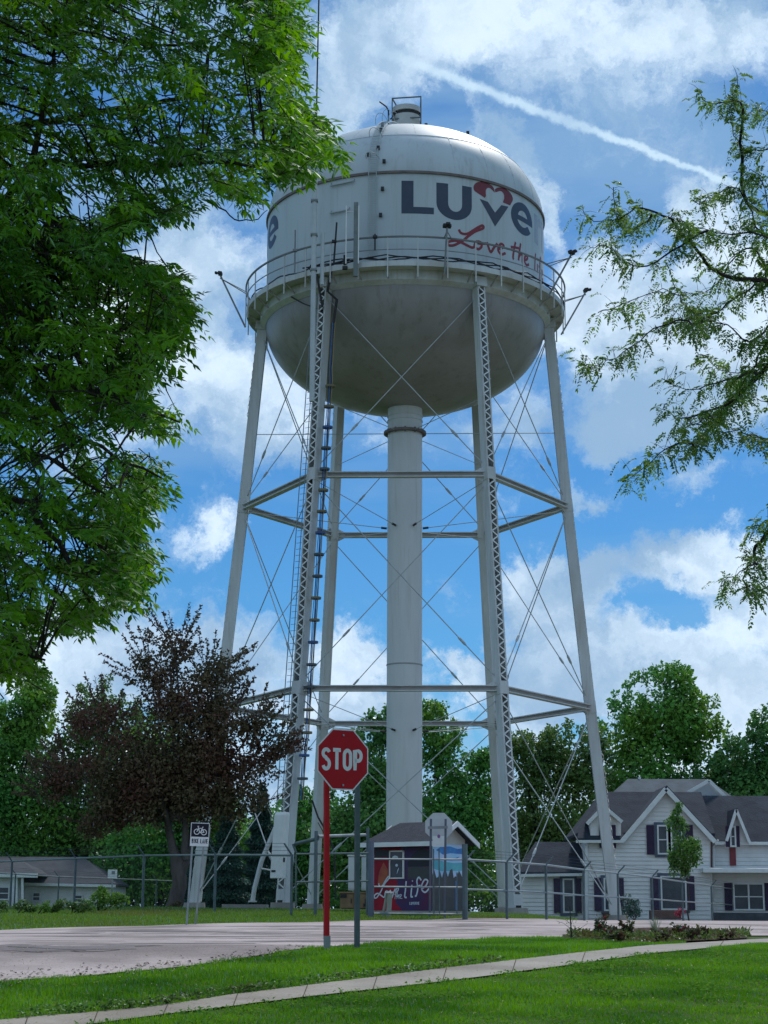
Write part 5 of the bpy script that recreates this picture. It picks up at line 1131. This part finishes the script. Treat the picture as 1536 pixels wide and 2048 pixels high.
V,Fc,rn=leaves(C,D_,Nn,Ln,Ln*.6,.15); npmesh('crown',V-np.array(base),Fc,PLUM,rt,rnd=rn)
# ---- young tree before the white house
G5=leafmat('linden_leaf',(0.063,0.168,0.031),(0.112,0.238,0.042),(0.056,0.140,0.028),.3,.8)
bgtree('young_tree','slim young tree with a bare stem standing before the white house',1369,98,[(1352,1655,20,26),(1368,1700,37,34),(1350,1632,9,16),(1388,1690,17,18),(1362,1735,24,18),(1345,1715,14,16),(1385,1720,18,14),(1358,1615,6,12)],G5,.15,1.1,60,None,.05,sub=6)
# ---- shrubs
GB=leafmat('shrub_leaf',(0.065,0.169,0.026),(0.169,0.312,0.046),(0.117,0.221,0.039),.3,.9); GD=leafmat('boxwood_leaf',(0.042,0.119,0.025),(0.084,0.168,0.035),(0.140,0.182,0.042),.25,.9)
def shrub(label,lobes,Y,m,size,seed,group=None,cat='bush'):
    px=sum(l[0] for l in lobes)/len(lobes); base=gp(px,Y); rt=empty('shrub',tuple(base),label,cat,group)
    C,D_,Nn,Ln=crown_lobes(lobes,Y,1.0,size,seed,7,.8,.3); V,Fc,rn=leaves(C,D_,Nn,Ln,Ln*.6,.15); b=MB(base)
    for l in lobes: b.tube([base+Vector((0,0,-.05)),at(l[0],l[1],Y)],[.03,.012],5)
    b.build('stem',BARK,rt); npmesh('foliage',V-np.array(base),Fc,m,rt,rnd=rn); return rt
shrub('largest bright green rounded bush near the end of the low house',[(215,1796,30,20),(195,1800,22,17),(238,1803,20,15),(205,1785,16,12)],61,GB,.10,80)
shrub('low dark bush at the left frame edge',[(0,1812,20,13),(-28,1812,20,14)],58,GD,.08,81,'low bushes in front of the left fence')
shrub('small clipped bush second from the left edge',[(46,1812,17,12),(62,1816,12,8)],58,GD,.08,82,'low bushes in front of the left fence')
shrub('small yellowish bush in the middle of the low row',[(88,1812,14,10),(98,1819,10,6)],58,GB,.08,83,'low bushes in front of the left fence')
shrub('dark bush just left of the small round bush',[(122,1808,17,11),(112,1813,12,9)],58,GD,.08,84,'low bushes in front of the left fence')
shrub('dark round bush beside the largest bright bush',[(160,1810,18,13),(178,1815,12,10),(146,1808,12,10)],58,GD,.08,85,'low bushes in front of the left fence')
shrub('dark green clipped evergreen against the white house wall',[(1255,1806,15,18),(1270,1812,13,14),(1252,1824,16,10),(1272,1826,12,9)],103,G3,.11,86)
shrub('dark red foliage shrub at the foot of the plum tree',[(345,1812,11,6),(355,1809,9,7)],70,PLUM,.07,87)
FLR=leafmat('red_flower',(.28,.010,.035),(.40,.02,.07),(.22,.01,.03),.3,2); RL=leafmat('rose_leaf',(.075,.045,.03),(.07,.13,.03),(.09,.035,.03),.25,6)
shrub('red potted flowers by the white house big window',[(1362,1822,8,7),(1356,1828,7,6)],104,FLR,.08,88,cat='flowers')
b=MB(); p=at(1330,1828,105); b.box((p.x,105,p.z-.05),(1.7,.6,.5)); o=b.build('planter',mat('planter_brown',(.12,.08,.07),None,4,.8),None,bevel=.03); tag(o,'brown planter below the big ground-floor window of the white house','planter')
def rose(px,py,Y,h,wd,seed,label,red=.4,group='rose bushes in the flower bed'):
    base=gp(px,Y); base.z+=.08; rt=empty('rose_bush',tuple(base),label,'plant',group); r=np.random.default_rng(seed); b=MB(base); C=[];D_=[]; fl=[]
    for k in range(9):
        a=r.uniform(0,2*PI); tip=base+Vector((math.cos(a)*wd*r.uniform(.2,1),math.sin(a)*wd*.7,h*r.uniform(.5,1.0))); b.tube([base,base.lerp(tip,.5)+Vector((0,0,.03)),tip],[.006,.005,.003],4)
        for q in range(22):
            t=r.uniform(.25,1.05); p=base.lerp(tip,t); C.append(np.array(p)+r.normal(size=3)*.02); D_.append(r.normal(size=3)+[math.cos(a),0,.2])
        if r.random()<red: fl.append(tip)
    b.build('stem',BARK,rt); C=np.array(C); V,Fc,rn=leaves(C,np.array(D_),r.normal(size=C.shape)+[0,0,1],.05+.035*r.random(len(C)),.03+.02*r.random(len(C))); npmesh('foliage',V-np.array(base),Fc,RL,rt,rnd=rn)
    for p in fl:
        n=26; d=unit(r.normal(size=(n,3))); V,Fc,rn=leaves(np.array(p)+d*.008,d,r.normal(size=(n,3)),np.full(n,.026),np.full(n,.026)); npmesh('flower',V-np.array(base),Fc,FLR,rt,rnd=rn)
LBL=['tall leggy rose bush at the left of the flower bed','dark red rose bush low at the left of the flower bed','tall thin green rose bush left of the middle of the bed','bushy green rose in the middle of the flower bed','rose bush with magenta blooms right of the bed middle','low maroon rose bush right of the magenta blooms','small red-brown rose bush near the left end of the bed','last small green rose at the right end of the bed','low green rose bush behind the sidewalk edge']
for k,(px,Y,h,wd,red) in enumerate([(1196,30,.30,.09,.2),(1214,28.6,.16,.13,.35),(1248,30,.26,.12,.1),(1310,28.5,.12,.18,.0),(1345,30,.20,.13,.5),(1392,31,.13,.12,.2),(1228,27.8,.09,.13,.1),(1440,31.5,.08,.14,.0),(1368,29.5,.12,.13,.1)]): rose(px,0,Y,h,wd,90+k,LBL[k],red)
r=np.random.default_rng(41); n=2600; px=r.uniform(1128,1486,n); d=np.array([gdist(p,lerp(FBN,p),15,50)+ (1.6 if q else .1) for p,q in zip(px,r.random(n)<.5)])+r.normal(0,.5,n); x=gx(px,d)
C=np.stack([x,d,hgt(x,d)+.04+.12*r.random(n)],1); D_=r.normal(size=(n,3)); D_[:,2]=np.abs(D_[:,2]); V,Fc,rn=leaves(C,D_,r.normal(size=(n,3))+[0,0,1],.04+.05*r.random(n),.02+.02*r.random(n)); o=npmesh('bed_weeds',V,Fc,leafmat('bed_weed_leaf',(.06,.13,.025),(.11,.18,.04),(.10,.07,.03),.3,3,gloss=.1),rnd=rn); o['kind']='stuff'
base=gp(1137.5,30.5); rt=empty('sapling',tuple(base),'bare thin sapling with spreading twigs at the left end of the flower bed','plant'); b=MB(base); top=base+Vector((-.02,0,.55)); b.tube([base,top],[.016,.007],6)
for px,py,k in((1113,1842,.35),(1160,1853,.2),(1120,1838,.5),(1150,1835,.45),(1142,1822,.8),(1175,1847,.1)): q=at(px,py,30.5); b.tube([base.lerp(top,k),base.lerp(top,k).lerp(q,.5)+Vector((0,0,.03)),q],[.005,.004,.003],4)
b.build('stem',BARK,rt)
r=np.random.default_rng(3); n=60; C=np.array(base)+np.stack([r.normal(0,.08,n),r.normal(0,.05,n),r.uniform(.05,.5,n)],1); V,Fc,rn=leaves(C,r.normal(size=(n,3)),r.normal(size=(n,3)),np.full(n,.035),np.full(n,.018)); npmesh('foliage',V-np.array(base),Fc,G5,rt,rnd=rn)
base=gp(1301,29.5); base.z+=.1; n=90; r=np.random.default_rng(8); a=r.random(n)*2*PI; le=r.random(n)**.6*.16; V=[];Fc=[]
for k in range(n):
    d=Vector((math.cos(a[k])*le[k],math.sin(a[k])*le[k],.34-.4*le[k])); s=Vector((-math.sin(a[k]),math.cos(a[k]),0))*.005; V+=[tuple(-s),tuple(s),tuple(d)]; Fc.append((3*k,3*k+1,3*k+2))
o=npmesh('grass_tuft',V,Fc,leafmat('tuft_blade',(.16,.20,.14),(.24,.28,.18),(.16,.2,.12),.3,2),rnd=r.random(n)); o.location=base; tag(o,'pale spiky ornamental grass tuft rising from the flower bed','plant')
# ---- compound leaves
def compound(C,D_,U,Lr,pairs,ll,lw,droop,seed,spread=.85):
    r=np.random.default_rng(seed); n=len(C); D_=unit(D_); S=unit(np.cross(D_,U)); Cs=[];Ds=[];Ns=[];LL=[];LWs=[]
    dn=np.array([0,0,-1.])
    def pos(t): return C+D_*(Lr*t)[:,None]+dn*(Lr*t*t*droop)[:,None]
    for k in range(pairs):
        t=np.full(n,.25+.70*k/max(pairs-1,1)); p=pos(t); tan=unit(D_+dn*(2*t*droop)[:,None])
        for s in(-1,1):
            Cs.append(p); Ds.append(tan*.55+S*s*spread+dn*.25+r.normal(size=(n,3))*.16); Ns.append(U+r.normal(size=(n,3))*.35); sc=.75+.45*r.random(n); sc=sc*(.6+.8*((seed*13.7+np.arange(n)*.618)%1)); LL.append(ll*sc); LWs.append(lw*sc)
    t=np.ones(n); Cs.append(pos(t*.98)); Ds.append(unit(D_+dn*(2*t*droop)[:,None])+r.normal(size=(n,3))*.1); Ns.append(U+r.normal(size=(n,3))*.3); LL.append(ll*(1+.2*r.random(n))); LWs.append(np.full(n,lw))
    return leaves(np.concatenate(Cs),np.concatenate(Ds),np.concatenate(Ns),np.concatenate(LL),np.concatenate(LWs),.12)
# ---- big ash tree, left foreground
XR=[(-260,520),(-150,560),(0,600),(50,612),(110,598),(160,588),(200,608),(250,642),(272,686),(310,668),(340,610),(370,545),(400,450),(425,370),(450,270),(480,215),(505,205),(525,290),(540,372),(560,392),(600,402),(640,396),(680,380),(720,345),(760,300),(800,322),(830,372),(860,388),(878,320),(900,240),(920,325),(950,358),(985,335),(1020,305),(1060,292),(1090,312),(1130,320),(1170,312),(1190,285),(1220,240),(1248,190),(1268,100),(1290,92),(1320,116),(1345,95),(1370,40),(1390,-20),(1420,-90)]
HOLES=[(195,400,75,28),(285,490,70,22),(140,425,40,20),(300,868,60,14),(215,905,50,14),(45,1115,26,16),(70,1258,90,12),(230,78,40,20),(442,20,30,20),(150,300,28,14),(420,395,40,16),(250,880,60,12),(120,880,35,14),(320,780,40,10),(545,205,30,22),(340,250,40,12)]
r=np.random.default_rng(101); rs=random.Random(101); AB=Vector((gx(-560,16.5),16.5,h1(gx(-560,16.5),16.5)))
rt=empty('ash_tree',tuple(AB),'large ash tree filling the upper left with drooping compound leaves','tree'); b=MB(AB)
limb(b,[AB-Vector((0,0,.2)),at(-520,1200,16.5),at(-420,700,16.5),at(-300,200,16.5),at(-200,-300,16.5)],.34,.16,12,.03,rs)
ls=[[(-420,700,16.5),(-150,560,16),(60,330,15.5),(100,130,15.2),(150,-60,15)],[(-420,760,16.5),(-120,700,15),(80,740,14.6),(230,800,14.4),(360,845,14.4)],[(-440,900,16.5),(-150,950,16),(60,1010,15.7),(200,1100,15.5),(300,1180,15.4)],
 [(-350,400,16.5),(-50,260,17),(180,230,17.4),(380,200,17.6),(560,180,17.8)],[(-50,420,15.8),(90,420,15.4),(200,560,15),(370,590,15)],[(60,330,15.5),(260,330,15.2),(460,330,15),(640,310,15)],[(-200,0,16.5),(60,60,17),(300,90,17.2),(500,60,17.4)],
 [(-450,1000,16.5),(-150,1150,15),(0,1280,14.6),(90,1320,14.5)],[(60,740,14.7),(150,880,14.6),(330,960,14.8)],[(-100,840,15.6),(60,900,15.2),(200,985,15)],[(100,440,15.4),(90,600,15),(60,680,15),(200,690,14.8)],[(60,1010,15.7),(170,1180,15),(190,1235,15)],[(380,200,17.6),(420,110,17.4),(520,20,17.2)]]
pts=[]
for l in ls:
    P_=[at(*q) for q in l]; limb(b,P_,.065 if l[0][0]<-300 else .034,.008,7,.035,rs)
    for i in range(len(P_)-1):
        for k in range(10): pts.append(P_[i].lerp(P_[i+1],k/10))
PT=np.array([tuple(p) for p in pts])
limb(b,[at(430,405,14.8),at(470,440,14.7),at(515,440,14.6),at(535,420,14.6)],.008,.003,4,.01,rs); limb(b,[at(180,500,15),at(210,530,15),at(240,520,15)],.008,.003,4,.01,rs)
Cc=[];Dd=[];Uu=[]; n_tw=0
xrY=[t[0] for t in XR]; xrX=[t[1] for t in XR]
while n_tw<3100:
    py=r.uniform(-240,1345); xr=float(np.interp(py,xrY,xrX))-(34 if py>430 else 20); edge=r.random()<.22
    px=xr+r.normal(-14,26) if edge else r.uniform(-280,xr)
    if px>xr+22: continue
    if any(((px-h[0])/h[2])**2+((py-h[1])/h[3])**2<1 for h in HOLES): continue
    inner=(xr-px)
    if inner<150 and not edge and r.random()<.15: continue
    if 860<py<1010 and px<260 and r.random()<.35: continue
    if px>300 and py>180 and r.random()<.15: continue
    if py>820 and r.random()<.30: continue
    Yd=float(np.clip(r.normal(15.8,1.35),12.8,19))
    tip=at(px,py,Yd); dirx=r.uniform(.1,1.0) if px>40 else r.uniform(-.6,1); v=Vector((dirx,r.uniform(-.6,.6),r.uniform(-.75,.35))).normalized(); Lt=r.uniform(.22,.42); p0=tip-v*Lt
    tip=tip+Vector((r.normal()*.05,0,r.normal()*.06)); n_tw+=1; b.tube([p0,p0.lerp(tip,.5)+Vector((0,0,.02)),tip],[.006,.004,.002],3,cap=False)
    if r.random()<.5:
        dd_=PT-np.array(p0); q=Vector(PT[int(np.argmin((dd_**2).sum(1)))]); 
        if (q-p0).length<1.1: b.tube([q,q.lerp(p0,.5)+Vector((0,0,.04)),p0],[.012,.009,.006],4,cap=False)
    m_=r.integers(5,9)
    for k in range(m_):
        t=(k+.5)/m_; p=p0.lerp(tip,.25+.75*t); sd=(-1)**k; w_=v.cross(Vector((0,0,1))).normalized()*sd; d=v*.7+w_*r.uniform(.3,1.1)+Vector((r.uniform(-.3,.3),0,r.uniform(-.65,.5))); Cc.append(tuple(p)); Dd.append(tuple(d)); Uu.append((r.normal()*.4,r.normal()*.4-.25,1))
b.build('trunk',BARK,rt,True)
Cc=np.array(Cc);Dd=np.array(Dd);Uu=np.array(Uu); V,Fc,rn=compound(Cc,Dd,Uu,.10+.07*r.random(len(Cc)),3,.084,.029,.25,102)
ASH=leafmat('ash_leaf',(.030,.125,.012),(.090,.235,.014),(.13,.31,.012),.46,1.1,gloss=.22)  # third colour paints sunlit yellow-green into whole clumps of leaves
npmesh('crown',V-np.array(AB),Fc,ASH,rt,rnd=rn)
# ---- honey locust, right foreground
LB=Vector((gx(2000,15.5),15.5,h1(gx(2000,15.5),15.5))); rt=empty('locust_tree',tuple(LB),'honey locust reaching in from the right with fine feathery leaves','tree'); b=MB(LB); r=np.random.default_rng(201); rs=random.Random(201)
limb(b,[LB-Vector((0,0,.2)),at(1990,1300,15.5),at(1900,800,15.5),at(1820,300,15.5),at(1800,-100,15.5)],.28,.12,12,.03,rs)
BR=[([(1900,780),(1660,640),(1480,545),(1400,482),(1300,452),(1235,425),(1170,402)],15.2,1),([(1300,450),(1255,425),(1225,388)],15.2,.8),([(1400,485),(1320,502),(1240,508),(1172,524)],15,1),([(1820,420),(1600,420),(1500,365),(1472,262),(1452,205),(1408,152)],15.6,1),
 ([(1700,660),(1536,575),(1440,600),(1360,612),(1290,600),(1205,598)],15.4,1),([(1440,600),(1380,650),(1300,680),(1225,700),(1162,728)],14.8,1),([(1880,760),(1640,660),(1520,750),(1430,840),(1380,895),(1315,918),(1258,948)],15.2,1.1),([(1500,770),(1420,765),(1335,740)],15,1),([(1450,825),(1390,822),(1332,800)],14.9,1),
 ([(1640,860),(1540,860),(1465,882),(1400,880)],15.4,1),([(1900,900),(1620,960),(1540,1060),(1522,1110),(1485,1150),(1446,1165)],15.3,1),([(1620,1020),(1560,1150),(1505,1178),(1470,1190)],15,.9),([(1700,200),(1560,230),(1525,180)],15.8,1),([(1640,470),(1536,440),(1470,412),(1420,392),(1400,372)],15.5,1.1),
 ([(1560,620),(1480,700),(1420,652),(1340,612)],15.1,1),([(1700,720),(1560,735),(1480,722),(1400,715)],15.7,1.1),([(1600,560),(1500,470),(1420,432),(1340,462)],15,1.1),([(1600,330),(1540,300),(1480,240),(1462,180)],15.4,.8),([(1600,640),(1536,690),(1470,790),(1360,870)],14.7,1),([(1700,860),(1600,820),(1540,780),(1460,760)],15.6,1.2),([(1536,560),(1480,520),(1430,560),(1350,560)],15.8,1),([(1640,540),(1570,500),(1520,420),(1500,340)],15.5,1),([(1600,1040),(1545,1040),(1515,1040)],15.4,.9)]
Cc=[];Dd=[];Uu=[]
for l,Yb,wt in BR:
    P_=[at(q[0],q[1],Yb+(.0 if q[0]<1700 else .4)) for q in l]; sm=[Vector((x,Yb,z)) for x,z in smooth([(p.x,p.z) for p in P_],6)]; m=len(sm)
    sm=[p+Vector((rs.uniform(-.02,.02),rs.uniform(-.25,.25) if False else .35*math.sin(i*.35+l[0][0]),rs.uniform(-.015,.015))) for i,p in enumerate(sm)]
    r0=.030 if l[0][0]>1800 else .012; b.tube(sm,[max(.0035,r0*(1-i/m)**1.1) for i in range(m)],6)
    for i in range(m-1):
        seg=(sm[i+1]-sm[i]); nl=int(seg.length*wt*54)
        px_=768+F*sm[i].x/sm[i].y
        if px_>1760: continue
        for k in range(max(nl,1)):
            p=sm[i].lerp(sm[i+1],r.random()); 
            if r.random()<.38:      # short side spur
                off_=Vector(tuple(r.normal(size=3)*[.065,.08,.06])); b.tube([p,p+off_*.5+Vector((0,0,.012)),p+off_],[.0025,.002,.001],3,cap=False); p=p+off_
            t=seg.normalized(); w_=Vector(tuple(r.normal(size=3))); d=t*.5+w_*.8+Vector((0,0,-.25)); Cc.append(tuple(p)); Dd.append(tuple(d)); Uu.append((r.normal()*.5,r.normal()*.5,1))
b.build('trunk',BARK,rt,True)
Cc=np.array(Cc);Dd=np.array(Dd);Uu=np.array(Uu); V,Fc,rn=compound(Cc,Dd,Uu,.09+.07*r.random(len(Cc)),7,.036,.016,.5,202,1.1)
LOC=leafmat('locust_leaf',(.06,.15,.03),(.15,.26,.06),(.12,.21,.035),.45,1.5,gloss=.25)
npmesh('crown',V-np.array(LB),Fc,LOC,rt,rnd=rn)
